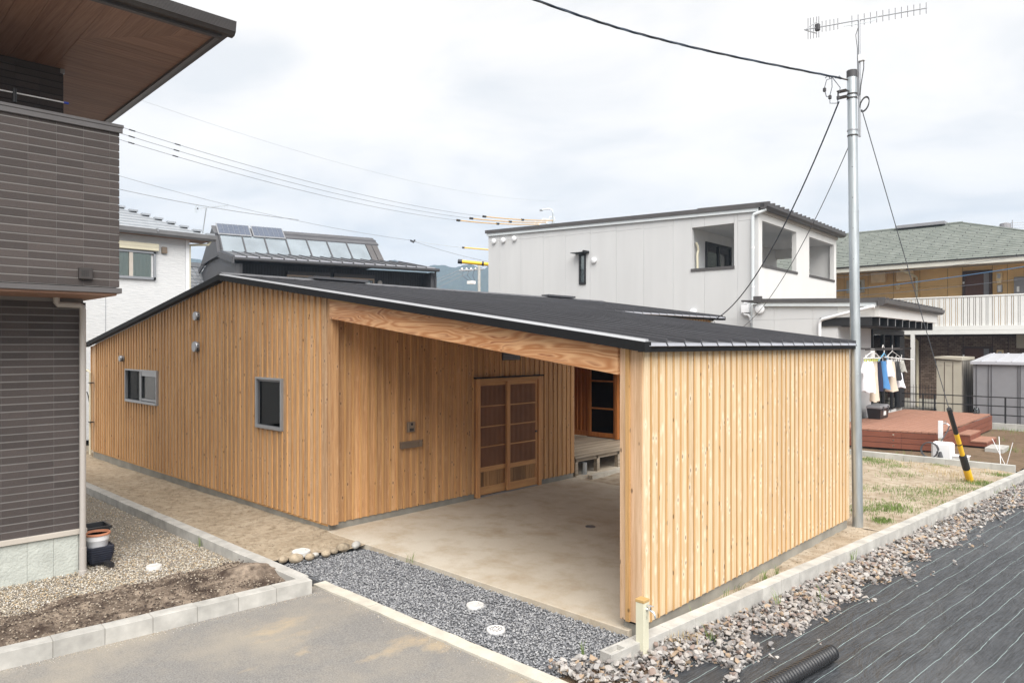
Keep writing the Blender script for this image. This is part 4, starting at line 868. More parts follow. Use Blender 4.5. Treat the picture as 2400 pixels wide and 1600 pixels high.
def antenna(name, base, top, boomv, half, n, label, mastr=.02, elv=.11, parts='steel'):
    t = thing(name, base, label, 'antenna'); b = Vector(base); tp = Vector(top)
    tube([base, top], mastr).build('mast', parts, t, smooth=True)
    d = Vector(boomv).normalized(); a0 = tp-d*half[0]; a1 = tp+d*half[1]
    tube([a0, a1], mastr*.45).build('boom', parts, t)
    for k in range(n):
        p = a0.lerp(a1, .12+.88*k/(n-1)); tube([p-Vector((0, 0, elv)), p+Vector((0, 0, elv))], mastr*.16, 5).build('element', parts, t)
    for s in (-1, 1):
        r0 = a0+Vector((0, 0, 0)); r1 = a0+d*.20*half[0]+Vector((0, 0, s*elv*1.1)); tube([r0, r1], mastr*.35, 6).build('reflector', parts, t)
    for k in range(4):
        p = a0+d*(.05+.06*k)*half[0]; tube([p-Vector((0, 0, elv*1.5)), p+Vector((0, 0, elv*1.5))], mastr*.16, 5).build('element', parts, t)
    q = a0.lerp(a1, .10); s_ = elv*.28; box(q.x-s_*.6, q.y-s_*.6, q.z-s_, q.x+s_*.6, q.y+s_*.6, q.z+s_).build('dipole_box', 'charcoal', t)
    return t
antenna('roof_antenna', (-24.2, 10.3, 6.3), (-24.0, 10.35, 7.25), (.62, .62, .10), (.40, .72), 11, 'small grey television antenna between the white house and the solar house', .018, .10)

# ------------------------------------------------------------------ charcoal house with roof collectors
B_ = thing('collector_house', (-25.26, 11.9, 0), 'charcoal grey house with glass collectors and two solar panels on its dark roof', 'house', rz=-15.9)
def bl(mb, name, mat, parent=B_, **k): return mb.build(name, mat, parent, local=True, **k)
bl(box(-10, .05, 0, -1.0, 8.12, 5.75), 'wall', 'charcoal_dark')
bl(MB().add([(.0, .04, 0), (-5.3, .04, 0), (-10.4, .04, 0), (-10.4, .04, 5.85), (-5.3, .04, 6.5), (0, .04, 5.6), (0, .2, 0), (-5.3, .2, 0), (-10.4, .2, 0), (-10.4, .2, 5.85), (-5.3, .2, 6.5), (0, .2, 5.6)], [(0, 1, 4, 5), (1, 2, 3, 4), (7, 6, 11, 10), (8, 7, 10, 9), (0, 5, 11, 6)]), 'gable_wall', 'charcoal')
bl(box(-1.0, .06, 0, -.02, .30, 5.62), 'side_fin', 'charcoal'); bl(box(-1.0, 7.92, 0, -.15, 8.12, 5.68), 'side_fin', 'charcoal')
for k in range(5): bl(box(-.02, .08+k*.045, 0, -.012, .10+k*.045, 5.6), 'fin_groove', 'charcoal_dark')
for k in range(70): bl(box(-1.0, .35+k*.11, 4.0, -.992, .36+k*.11, 5.7), 'siding_rib', 'charcoal') if k % 1 == 0 else None
def bslope(lx0, z0, lx1, z1, y0, y1, th=.05): return MB().hexa([(lx1, y0, z1-th), (lx0, y0, z0-th), (lx0, y1, z0-th), (lx1, y1, z1-th), (lx1, y0, z1), (lx0, y0, z0), (lx0, y1, z0), (lx1, y1, z1)])
nP = 18
for k in range(nP):
    y0 = -.02+k*8.05/nP; y1 = y0+8.05/nP; rp = bl(bslope(.10, 5.86, -3.0, 6.40, y0, y1-.004), 'roof_panel', 'roof')
    bl(bslope(.10, 5.90, -3.0, 6.44, y0, y0+.03, .05), 'seam', 'roof', rp); bl(MB().box(.10, y0+.04, 5.83, .13, y1-.03, 5.868), 'drip_fold', 'trim_silver', rp)
bl(box(.0, -.06, 5.70, .10, 8.1, 5.80), 'eave_fascia', 'charcoal'); bl(MB().loft([[(x, y, z) for x, z in ((.11, 5.70), (.19, 5.70), (.23, 5.74), (.23, 5.82), (.11, 5.82))] for y in (-.08, 8.16)]), 'gutter', 'charcoal')
bl(MB().hexa([(.25, -.08, 5.58), (.25, -.02, 5.58), (-5.3, -.02, 6.5), (-5.3, -.08, 6.5), (.25, -.08, 5.82), (.25, -.02, 5.82), (-5.3, -.02, 6.72), (-5.3, -.08, 6.72)]), 'gable_fascia', 'charcoal')
bl(MB().hexa([(-5.3, -.08, 6.5), (-5.3, -.02, 6.5), (-10.7, -.02, 5.80), (-10.7, -.08, 5.80), (-5.3, -.08, 6.72), (-5.3, -.02, 6.72), (-10.7, -.02, 6.02), (-10.7, -.08, 6.02)]), 'gable_fascia', 'charcoal')
bl(tube([(.16, 8.0, 5.70), (.10, 8.02, 5.60), (-.02, 8.08, 5.5), (-.05, 8.1, 5.4), (-.05, 8.1, 0)], .04), 'downpipe', 'charcoal', smooth=True)
# raised clerestory with collectors
bl(MB().add([(-3, -.1, 6.2), (-4, -.1, 7.20), (-4.7, -.1, 7.60), (-8.3, -.1, 6.3), (-3, 6.95, 6.2), (-4, 6.95, 7.20), (-4.7, 6.95, 7.60), (-8.3, 6.95, 6.3)], [(3, 2, 1, 0), (4, 5, 6, 7), (0, 1, 5, 4), (1, 2, 6, 5), (2, 3, 7, 6)]), 'clerestory', 'charcoal')
c_ = lambda a, e=0: (-3-a+.5*e, 6.36+.84*a+.6*e)
for k in range(7):
    y0 = .06+k*.897; y1 = y0+.897
    bl(bslope(c_(.02, .05)[0], c_(.02, .05)[1], c_(.97, .05)[0], c_(.97, .05)[1], y0+.03, y1-.02, .03), 'collector_glass', 'collector')
    bl(bslope(c_(0, .09)[0], c_(0, .09)[1], c_(1, .09)[0], c_(1, .09)[1], y0-.025, y0+.03, .06), 'glazing_bar', 'charcoal')
for k in range(2): bl(bslope(c_(.02, .05)[0], c_(.02, .05)[1], c_(.97, .05)[0], c_(.97, .05)[1], 6.36+k*.29, 6.36+k*.29+.26, .03), 'roof_panel', 'greymetal')
bl(bslope(c_(1, .1)[0], c_(1, .1)[1], -4.75, 7.66, 2.75, 6.98, .06), 'roof_panel', 'roof'); bl(bslope(-4.3, 7.47, -4.4, 7.53, 2.75, 6.98, .05), 'seam', 'roof')
bl(bslope(c_(1, .1)[0], c_(1, .1)[1], -4.75, 7.66, -.12, 2.75, .06), 'roof_panel', 'roof')
for k in range(2):
    y0 = .02+k*1.40; f = bl(bslope(-3.85, 7.22, -4.55, 7.74, y0, y0+1.33, .04), 'solar_panel', 'alu')
    for i in range(6):
        for j in range(3):
            a0, a1 = .04+j*.31, .04+(j+1)*.31-.015; bl(bslope(-3.85-.7*a0, 7.225+.52*a0+.004, -3.85-.7*a1, 7.225+.52*a1+.004, y0+.04+i*.21, y0+.04+i*.21+.2, .006), 'cell', 'pv', f)
for wi, (y0, y1) in enumerate(((2.12, 3.82), (3.98, 5.69))):
    bx_ = bl(box(-1.0, y0, 5.38, -.85, y1, 5.51), 'shutter_box', 'darkmetal'); fr_ = MB()
    for b_ in ((y0, 5.30, y1, 5.37), (y0, 4.3, y0+.06, 5.30), (y1-.06, 4.3, y1, 5.30)): fr_.box(-1.0, b_[0], b_[1], -.9, b_[2], b_[3])
    f = bl(fr_, 'window', 'bronze'); bl(box(-.97, y0+.06, 4.3, -.965, y1-.06, 5.30), 'pane', 'glass', f); ym = (y0+y1)/2
    bl(box(-.97, ym-.03, 4.3, -.92, ym+.03, 5.30), 'meeting_rail', 'bronze', f)
    if wi: bl(box(-.99, ym+.05, 4.3, -.98, y1-.17, 5.24), 'blind', 'white', f)
for y in (5.95, 1.55): bl(MB().loft([[(-1.0+d, y+r*math.cos(a), (5.22 if y > 3 else 5.14)+r*math.sin(a)) for a in [2*math.pi*k/16 for k in range(16)]] for d, r in ((0, .1), (.05, .1), (.07, .085))]), 'vent_hood', 'pipegrey', smooth=True)
box(-34.6, 12.8, 0, -32.5, 16.5, 4.6).build('tile_roof_house', 'wavy')
tr = bpy.data.objects['tile_roof_house']; tag(tr, 'pale tiled roof house half hidden between the white stucco house and the charcoal house', 'house')
for k in range(9):
    for j in range(12):
        x1 = -31.9-k*.3; z1 = 4.7+k*.19; y = 13.0+j*.29
        if k == 0 and j == 0: pt = MB().hexa([(-.32, 0, .16), (0, 0, -.02), (0, .27, -.02), (-.32, .27, .16), (-.32, .03, .21), (0, .02, .04), (0, .25, .02), (-.32, .24, .19)]).build('roof_tile', 'kawara', tr, local=True); pt.location = (x1, y, z1)
        else: dup(pt, tr, (x1, y, z1))
box(-34.7, 12.9, 6.34, -34.4, 16.5, 6.55).build('ridge_tiles', 'kawara', tr)
fr_ = thing('far_roof', (-29.5, 27, 0), 'dark tiled roof peeping out right of the charcoal house', 'house')
box(-33, 25.6, 0, -29.6, 28.2, 5.2).build('wall', 'shedgrey', fr_)
MB().add([(-33.4, 25.3, 5.1), (-29.3, 25.3, 5.1), (-29.3, 28.4, 5.1), (-33.4, 28.4, 5.1), (-30.7, 25.5, 5.72), (-30.0, 26.9, 5.62)], [(0, 1, 4), (1, 2, 5), (1, 5, 4), (2, 3, 5), (3, 0, 4), (3, 4, 5)]).build('roof', 'kawara', fr_)
for k in range(8): box(-30.85+k*.1, 25.48+k*.19, 5.66-k*.012, -30.70+k*.1, 25.64+k*.19, 5.77-k*.012).build('ridge_tile', 'kawara', fr_)

# ------------------------------------------------------------------ pale grey two storey house
G_ = thing('grey_house', (-9.47, 21.0, 0), 'pale grey panel clad two storey house with open balcony and brown shed roof', 'house', rz=2.6)
def gl_(mb, name, mat, parent=G_, **k): return mb.build(name, mat, parent, local=True, **k)
gz = lambda x: 6.72-.031*x     # wall top under the fascia
jx = [-11.25, -10.62, -9.51, -8.39, -7.32, -6.22, -5.11, -4.0, -2.89, -1.77, -.66, 0]
def wall_piece(a, b, z0, z1, name='wall_panel', mat='greywall', d0=0.0):
    m = MB(); za = z1 if z1 is not None else gz(a); zb_ = z1 if z1 is not None else gz(b)
    m.hexa([(a+.004, d0, z0), (b-.004, d0, z0), (b-.004, d0+.15, z0), (a+.004, d0+.15, z0), (a+.004, d0, za), (b-.004, d0, zb_), (b-.004, d0+.15, zb_), (a+.004, d0+.15, za)]); return gl_(m, name, mat)
for a, b_ in zip(jx, jx[1:]):
    if b_ <= -2.21 or a >= -.78+.1: wall_piece(a, b_, 0, 3.42); wall_piece(a, b_, 3.426, 6.70 if False else gz(a)-.26); wall_piece(a, b_, gz(a)-.254, None)
    else:
        for c, d in ((max(a, -2.21), min(b_, -.78)),):
            wall_piece(a, b_, 0, 3.42); wall_piece(a, b_, 3.426, 5.02)
            wall_piece(c, d, 6.44, None)
            if a < -2.21: wall_piece(a, -2.21, 5.02, None)
            if b_ > -.78: wall_piece(-.78, b_, 5.02, None)
gl_(box(-11.24, .012, 0, -2.24, .2, 6.6), 'joint_backing', 'fasciawhite'); gl_(box(-2.24, .012, 0, -.02, .2, 5.0), 'joint_backing', 'fasciawhite')
gl_(box(-11.25, .15, 0, -2.30, 7.7, 6.7), 'rear_block', 'greywall')
# +X face with two openings, sunlight painted into its paler wall colour
for (y0, y1, z0, z1) in ((0.002, 7.71, 0, 5.03), (0.002, .28, 5.03, 6.70), (3.30, 4.60, 5.03, 6.70), (7.43, 7.71, 5.03, 6.70), (.28, 3.30, 6.46, 6.70), (4.60, 7.43, 6.46, 6.70)):
    gl_(box(-.15, y0, z0, .004, y1, z1), 'side_wall', 'whitewall_lit')
for (y0, y1) in ((.26, 3.38), (4.58, 7.46)): gl_(box(-.15, y0, 5.03, .03, y1, 5.11), 'balcony_sill', 'brownroof')
gl_(box(-2.24, -.03, 5.01, -.76, .15, 5.10), 'balcony_sill', 'brownroof')
gl_(box(-2.3, .15, 4.0, -.15, 7.56, 4.05), 'balcony_floor', 'greywall'); gl_(box(-2.3, .15, 6.47, -.15, 7.56, 6.50), 'balcony_ceiling', 'greywall')
gl_(box(-.95, 7.56, 4.0, 0, 7.70, 6.6), 'side_wall', 'whitewall_lit'); gl_(box(-2.3, 7.56, 6.1, -.95, 7.7, 6.6), 'side_wall', 'whitewall_lit'); gl_(box(-2.3, 7.56, 4, -.95, 7.7, 5.1), 'side_wall', 'whitewall_lit')
f = MB()
for b_ in ((1.15, 6.05, 3.2, 6.13), (1.15, 4.1, 1.23, 6.05), (3.12, 4.1, 3.2, 6.05), (2.1, 4.1, 2.2, 6.05)): f.box(-2.32, b_[0], b_[1], -2.25, b_[2], b_[3])
wn = gl_(f, 'balcony_window', 'black'); gl_(box(-2.295, 1.23, 4.1, -2.29, 2.1, 6.05), 'pane', 'glass', wn); gl_(box(-2.295, 2.2, 4.1, -2.29, 3.12, 6.05), 'pane', 'glass', wn); gl_(box(-2.299, 1.23, 4.1, -2.297, 2.1, 6.05), 'dark_inside', 'dark', wn); gl_(box(-2.299, 2.3, 4.1, -2.297, 3.05, 6.05), 'curtain', 'curtain', wn)
gl_(tube([(-2.24, .35, 6.0), (-2.2, .38, 5.9), (-2.2, .43, 5.75), (-2.2, .36, 5.6), (-2.2, .38, 5.1)], .04), 'hose_cover', 'cream', smooth=True)
# roof
rz_ = lambda x, o=0: 6.905-.031*x+o
gl_(MB().hexa([(-11.32, -.1, rz_(-11.32)-.02), (.30, -.1, rz_(.3)-.02), (.30, 7.8, rz_(.3)-.02), (-11.32, 7.8, rz_(-11.32)-.02), (-11.32, -.1, rz_(-11.32, .03)), (.30, -.1, rz_(.3, .03)), (.30, 7.8, rz_(.3, .03)), (-11.32, 7.8, rz_(-11.32, .03))]), 'roof', 'brownroof')
gl_(MB().hexa([(-11.33, -.12, rz_(-11.33)-.09), (.22, -.12, rz_(.22)-.09), (.22, -.08, rz_(.22)-.09), (-11.33, -.08, rz_(-11.33)-.09), (-11.33, -.12, rz_(-11.33, .035)), (.22, -.12, rz_(.22, .035)), (.22, -.08, rz_(.22, .035)), (-11.33, -.08, rz_(-11.33, .035))]), 'rake_fascia', 'brownroof')
gl_(MB().hexa([(-11.28, -.075, rz_(-11.28)-.20), (.02, -.075, rz_(.02)-.20), (.02, .01, rz_(.02)-.20), (-11.28, .01, rz_(-11.28)-.20), (-11.28, -.075, rz_(-11.28)-.085), (.02, -.075, rz_(.02)-.085), (.02, .01, rz_(.02)-.085), (-11.28, .01, rz_(-11.28)-.085)]), 'rake_board', 'fasciawhite')
gl_(box(.005, .0, 6.68, .06, 7.74, 6.78), 'eave_board', 'beigetrim')
gl_(MB().loft([[(x, y, z) for x, z in ((.10, 6.76), (.25, 6.76), (.33, 6.82), (.34, 6.92), (.10, 6.92))] for y in (-.12, 7.86)]), 'gutter', 'brownroof')
for k in range(20): gl_(MB().hexa([(-2, -.05+k*.40, rz_(-2, .03)), (.36, -.05+k*.40, rz_(.36, .03)), (.36, .03+k*.40, rz_(.36, .03)), (-2, .03+k*.40, rz_(-2, .03)), (-2, -.04+k*.40, rz_(-2, .075)), (.36, -.04+k*.40, rz_(.36, .075)), (.36, .02+k*.40, rz_(.36, .075)), (-2, .02+k*.40, rz_(-2, .075))]), 'roof_seam', 'brownroof')
gl_(tube([(.25, -.02, 6.74), (.12, -.06, 6.68), (-.10, -.09, 6.62), (-.14, -.09, 6.55), (-.14, -.09, 0)], .05, 12), 'downpipe', 'fasciawhite', smooth=True)
for z in (5.6, 4.4, 3.3): gl_(tube([(-.14, -.09, z-.02), (-.14, -.09, z+.02)], .056, 12), 'pipe_joint', 'whiteplastic')
sw = MB()
for b_ in ((-6.69, 4.83, -6.63, 5.94), (-6.46, 4.83, -6.40, 5.94), (-6.63, 5.88, -6.46, 5.94), (-6.63, 4.83, -6.46, 4.92)): sw.box(b_[0], -.05, b_[1], b_[2], .01, b_[3])
sl_ = gl_(sw, 'slit_window', 'black'); gl_(box(-6.63, -.012, 4.92, -6.46, -.008, 5.88), 'pane', 'glass_bright', sl_); gl_(box(-6.63, -.004, 4.92, -6.46, -.002, 5.88), 'blind', 'alu', sl_)
gl_(box(-6.86, -.35, 5.96, -6.26, .0, 5.98), 'window_hood', 'black'); gl_(box(-6.32, -.35, 5.95, -6.26, .0, 6.03), 'window_hood', 'black')
def disc(parent, x, z, r, y=0.0, mat='whiteplastic', name='vent_hood'):
    m = MB(); m.loft([[(x+rr*math.cos(a), y-d, z+rr*math.sin(a)) for a in [2*math.pi*k/18 for k in range(18)]] for d, rr in ((0, r*.8), (.04, r*.8), (.045, r), (.09, r), (.10, r*.88))]); return m.build(name, mat, parent, local=True, smooth=True)
for x, z, r in ((-10.9, 6.84, .105), (-10.39, 6.83, .105), (-9.81, 6.84, .105), (-6.02, 5.69, .105), (-2.14, 3.72, .11)): disc(G_, x, z-.02, r)
gl_(box(-.50, -.12, 3.62, -.26, 0, 3.86), 'meter_box', 'whiteplastic'); gl_(tube([(-.45, -.06, 3.62), (-.40, -.07, 3.56), (-.28, -.08, 3.54), (-.22, -.08, 3.45), (-.2, -.08, 3.3)], .04), 'box_pipe', 'whiteplastic', smooth=True)
gl_(tube([(-.44, -.10, 3.93), (-.36, -.02, 3.92)], .022), 'camera', 'whiteplastic'); gl_(tube([(-.445, -.105, 3.93), (-.44, -.10, 3.93)], .018), 'lens', 'black')
# single storey wing
wl = [(.30, .93), (.93, 2.0), (2.0, 2.64)]
for a, b_ in wl:
    gl_(box(a+.003, -1.2, 0, b_-.003, -1.0, 3.34), 'wing_panel', 'greywall'); gl_(box(a+.003, -1.2, 3.346, b_-.003, -1.0, 3.8), 'wing_panel', 'greywall')
gl_(box(.30, -1.19, 0, 2.62, 6.2, 3.72), 'wing_block', 'whitewall_lit')
gl_(MB().hexa([(.5, -1.33, 3.845), (3.70, -1.33, 3.735), (3.70, -1.28, 3.735), (.5, -1.28, 3.845), (.5, -1.33, 3.95), (3.70, -1.33, 3.84), (3.70, -1.28, 3.84), (.5, -1.28, 3.95)]), 'wing_fascia', 'brownroof')
gl_(MB().hexa([(.5, -1.29, 3.74), (3.62, -1.29, 3.63), (3.62, -1.2, 3.63), (.5, -1.2, 3.74), (.5, -1.29, 3.845), (3.62, -1.29, 3.735), (3.62, -1.2, 3.735), (.5, -1.2, 3.845)]), 'wing_board', 'fasciawhite')
gl_(MB().hexa([(.0, -1.3, 3.88), (3.75, -1.3, 3.76), (3.75, 6.5, 3.76), (.0, 6.5, 3.88), (.0, -1.3, 3.93), (3.75, -1.3, 3.81), (3.75, 6.5, 3.81), (.0, 6.5, 3.93)]), 'wing_roof', 'brownroof')
gl_(box(.40, -1.40, 3.84, .62, -1.28, 4.02), 'scupper', 'brownroof')
for k in range(20): gl_(box(2.6, -1.2+k*.4, 3.80, 3.8, -1.13+k*.4, 3.865), 'roof_seam', 'brownroof')
gl_(MB().loft([[(x, y, z) for x, z in ((3.66, 3.64), (3.78, 3.64), (3.85, 3.70), (3.86, 3.80), (3.66, 3.80))] for y in (-1.36, 6.5)]), 'porch_gutter', 'brownroof')
gl_(box(3.55, -1.22, 3.36, 3.66, 6.4, 3.64), 'porch_beam', 'whitewall_lit'); gl_(box(2.64, -1.2, 3.36, 3.6, -1.1, 3.72), 'porch_beam', 'whitewall_lit')
for k in range(9):
    y = -.95+k*.85; gl_(box(2.64, y, 3.13, 3.60, y+.09, 3.36), 'porch_rafter', 'black'); gl_(box(3.601, y+.02, 3.15, 3.606, y+.07, 3.35), 'rafter_cap', 'alu')
gl_(box(2.2, -1.26, 3.13, 3.5, -1.215, 3.36), 'porch_rafter', 'black')
gl_(box(2.66, -.9, 3.12, 3.55, 6.2, 3.13), 'porch_ceiling', 'charcoal_dark')
disc(G_, .54, 3.66, .135, -1.2)
gl_(tube([(3.6, -1.40, 3.62), (3.4, -1.40, 3.58), (2.28, -1.30, 3.32), (2.22, -1.27, 3.28), (2.2, -1.27, 3.2), (2.2, -1.27, 0)], .045, 10), 'porch_pipe', 'whiteplastic', smooth=True)
gl_(box(2.62, -1.18, 0, 2.645, 2.1, 3.3), 'wing_side', 'greywall')
# black glazed doors of the wing
dm = MB()
for b_ in ((2.1, 2.95, 6.15, 3.1), (2.1, .5, 2.18, 2.95), (3.38, .5, 3.5, 2.95), (4.5, .5, 4.62, 2.95), (6.0, .5, 6.15, 2.95)): dm.box(2.63, b_[0], b_[1], 2.70, b_[2], b_[3])
gd2 = gl_(dm, 'garden_door', 'black')
for a, b_ in ((2.18, 3.38), (3.5, 4.5), (4.62, 6.0)): gl_(box(2.655, a, .55, 2.66, b_, 2.95), 'pane', 'glass', gd2)
gl_(box(2.646, 2.2, .5, 2.65, 6.0, 2.95), 'dark_inside', 'dark', gd2); gl_(box(2.651, 4.7, .6, 2.654, 5.1, 1.7), 'curtain', 'curtain', gd2)
gl_(box(2.65, 5.3, .5, 2.74, 5.98, 2.9), 'shutter', 'charcoal_dark', gd2)
gl_(box(2.645, .3, 2.55, 2.70, .75, 2.95), 'meter_box', 'whiteplastic'); 

# ------------------------------------------------------------------ apartment block
A_ = thing('apartment_block', (-8, 32.6, 0), 'two storey ochre and brick apartment block with green hipped roof and white railed gallery', 'building')
px_ = [-13.8, -12.8, -11.8, -10.82, -9.84, -8.84, -7.86, -6.87, -6.36, -5.37, -4.89, -3.9, -2.9, -1.9, -.9]
for a, b_ in zip(px_, px_[1:]):
    if a == -6.36: box(a+.008, 32.6, 5.52, b_-.008, 32.8, 5.75).build('wall_panel', 'ochre', A_); continue
    box(a+.008, 32.6, 3.2, b_-.008, 32.8, 4.98).build('wall_panel', 'ochre', A_); box(a+.008, 32.6, 4.988, b_-.008, 32.8, 5.75).build('wall_panel', 'ochre', A_)
box(-14, 32.62, 2.9, 0, 33.0, 5.75).build('upper_backing', 'doorframe', A_); box(-14, 32.6, .42, 0, 33.0, 2.95).build('brick_wall', 'brick', A_); box(-14, 32.55, -.05, 0, 32.9, .42).build('plinth', 'creambeam', A_)
for x in (-8.49, -7.84, -6.85, -6.34, -5.36, -4.86): box(x-.012, 32.59, .45, x+.012, 32.6, 2.95).build('brick_joint', 'doorframe', A_)
for z0, z1 in ((3.2, 5.5), (.45, 2.55)):
    f = MB()
    for b_ in ((-6.34, -6.26, z0, z1), (-5.46, -5.38, z0, z1), (-6.26, -5.46, z1-.08, z1)): f.box(b_[0], 32.5, b_[2], b_[1], 32.62, b_[3])
    d = f.build('entrance_door', 'doorframe', A_); box(-6.26, 32.54, z0, -5.64, 32.58, z1-.08).build('door_leaf', 'doorbrown', d); box(-5.64, 32.54, z0, -5.46, 32.57, z1-.08).build('side_light', 'shedgrey', d)
    box(-6.33, 32.48, z0+.55*(z1-z0)+.55, -6.27, 32.5, z0+.55*(z1-z0)+.63).build('door_bell', 'whiteplastic', d)
for x0, x1, z0, z1 in ((-5.24, -5.04, 4.96, 5.38), (-8.74, -8.57, 4.91, 5.17), (-5.22, -5.0, 2.05, 2.42)):
    q = box(x0, 32.48, z0+.1, x1, 32.6, z1).build('electric_meter', 'meter', A_, bevel=.02); box(x0+.05, 32.47, z0+.2, x1-.05, 32.48, z1-.05).build('meter_dial', 'alu', q); box(x0+.03, 32.5, z0, x1-.03, 32.6, z0+.1).build('meter_base', 'meter', q)
q = box(-5.2, 32.5, 4.62, -5.04, 32.6, 4.9).build('water_meter', 'alu', A_); box(-5.17, 32.49, 4.65, -5.08, 32.5, 4.87).build('meter_dial', 'white', q)
for x0, x1 in ((-9.65, -9.09), (-8.67, -8.05)): q = box(x0, 32.3, 5.23, x1, 32.55, 5.66).build('wall_box', 'tan', A_, bevel=.02); q.data.materials[0] = plain('boxtan', (.78, .60, .38), .5)
box(-4.64, 32.3, 3.2, -4.1, 32.6, 5.16).build('locker', 'shedgrey', A_, bevel=.01); box(-4.55, 32.28, 4.6, -4.47, 32.3, 4.8).build('locker_label', 'white', A_)
box(-4.55, 32.2, 2.5, -3.9, 32.6, 3.0).build('wall_cabinet', 'shedbeige', A_)
f = MB()
for b_ in ((-10.69, -9.97, 4.86, 4.94), (-10.69, -9.97, 5.33, 5.41), (-10.69, -10.58, 4.94, 5.33), (-10.08, -9.97, 4.94, 5.33)): f.box(b_[0], 32.52, b_[2], b_[1], 32.6, b_[3])
wn = f.build('window', 'creambeam', A_); box(-10.58, 32.57, 4.94, -10.08, 32.58, 5.33).build('pane', 'glass_bright', wn); box(-10.58, 32.585, 4.94, -10.2, 32.59, 5.33).build('blind', 'white', wn)
# gallery: slab, railing, posts
box(-8.45, 31.25, 3.05, 0, 32.6, 3.2).build('gallery_slab', 'creambeam', A_); box(-8.45, 31.2, 3.02, 0, 31.28, 3.17).build('gallery_fascia', 'railwhite', A_); box(-8.45, 31.22, 3.18, 0, 31.3, 3.34).build('gallery_fascia', 'railwhite', A_)
tube([(-9.3, 31.3, 4.44), (0, 31.3, 4.44)], .035, 10).build('hand_rail', 'railwhite', A_, smooth=True)
x = -9.2
while x < -1.5:
    box(x, 31.29, 3.34, x+.118, 31.31, 4.41).build('railing_slat', 'railwhite', A_); box(x+.138, 31.29, 3.34, x+.176, 31.31, 4.41).build('railing_bar', 'railwhite', A_); x += .196
box(-7.85, 31.2, 0, -7.71, 31.3, 3.02).build('gallery_post', 'railwhite', A_); box(-3.2, 31.2, 0, -3.06, 31.3, 3.02).build('gallery_post', 'railwhite', A_)
tube([(-8.25, 31.05, 5.66), (-8.2, 31.3, 5.60), (-8.0, 32.4, 5.42), (-7.95, 32.5, 5.36), (-7.95, 32.5, 3.2)], .05, 10).build('downpipe', 'cream', A_, smooth=True)
tube([(-8.4, 32.3, 2.95), (-8.0, 32.48, 2.85), (-7.93, 32.5, 2.75), (-7.93, 32.5, .1)], .055, 10).build('downpipe', 'cream', A_, smooth=True)
box(-14, 31.05, 5.68, 2, 32.6, 5.72).build('eave_soffit', 'beigetrim', A_); box(-14, 30.95, 5.62, 2, 31.08, 5.80).build('eave_fascia', 'creambeam', A_); box(-14, 30.9, 5.80, 2, 31.0, 5.84).build('drip_edge', 'black', A_)
NC = 22; RX, RY, RZ = -7.11, 36.5, 7.98; ex, ey, ez = -1.0, 30.92, 5.83
for k in range(NC):   # shingle courses, hipped at the right end
    t0, t1 = k/NC, (k+1)/NC; ya = ey+(RY-ey)*t0; yb = ey+(RY-ey)*t1; za = ez+(RZ-ez)*t0; zb_ = ez+(RZ-ez)*t1; xa = ex+(RX-ex)*t0; xb = ex+(RX-ex)*t1
    MB().hexa([(-15, ya, za-.02), (xa, ya, za-.02), (xb, yb, zb_-.02), (-15, yb, zb_-.02), (-15, ya, za+.024), (xa, ya, za+.024), (xb, yb, zb_+.002), (-15, yb, zb_+.002)]).build('shingle_course', 'shingle', A_)
    m = MB(); xx = -14.5+.46*(k % 2)
    while xx < xa-.3: m.box(xx, ya-.003, za+.0, xx+.018, ya+.10, za+.050); xx += .92
    jm = m.build('shingle_joint', 'charcoal', A_); jm['kind'] = 'stuff'
tube([(-15, RY, RZ+.02), (RX, RY, RZ+.02)], .07, 6).build('ridge', 'shingle', A_); tube([(RX, RY, RZ), (ex, ey, ez)], .06, 6).build('hip_ridge', 'shingle', A_)
MB().prism([(-9.75, 36.2), (-7.75, 36.2), (-7.75, 36.8), (-9.75, 36.8)], 8.0, 8.13).build('ridge_vent', 'shedgrey', A_)
va = thing('roof_ventilator', (-6.6, 43.4, 7.5), 'small round roof ventilator and antenna poking up behind the green roof', 'ventilator')
MB().lathe((-6.6, 43.4, 0), [(.18, 6.0), (.18, 8.45), (.26, 8.5), (.24, 8.75), (0, 8.82)], 12).build('cowl', 'shedgrey', va); tube([(-6.3, 43.4, 6), (-6.3, 43.4, 8.9)], .02).build('stem', 'alu', va)
for k in range(4): tube([(-6.4-.2*k*0, 43.4, 8.4+.12*k), (-5.4, 43.9, 8.4+.12*k)], .012).build('element', 'alu', va)
box(-9, 42.6, 0, -4, 46, 6.2).build('rear_building', 'shedgrey'); tag(bpy.data.objects['rear_building'], 'plain grey building hidden behind the green roofed apartment block', 'building')
# cables slung across the apartment front
for z0, z1, mt, lab in ((4.78, 5.62, 'bluecable', 'blue cable slung across the ochre apartment front'), (5.35, 5.95, 'wire', 'thin upper wire slung across the ochre apartment front'), (4.55, 5.15, 'wire', 'thin lower wire slung across the ochre apartment front')):
    c = tube(sag((-11.5, 30.4, z0), (-2, 30.4, z1), .12, 14), .016 if mt == 'bluecable' else .008, 6).build('cable', mt); tag(c, lab, 'cable')

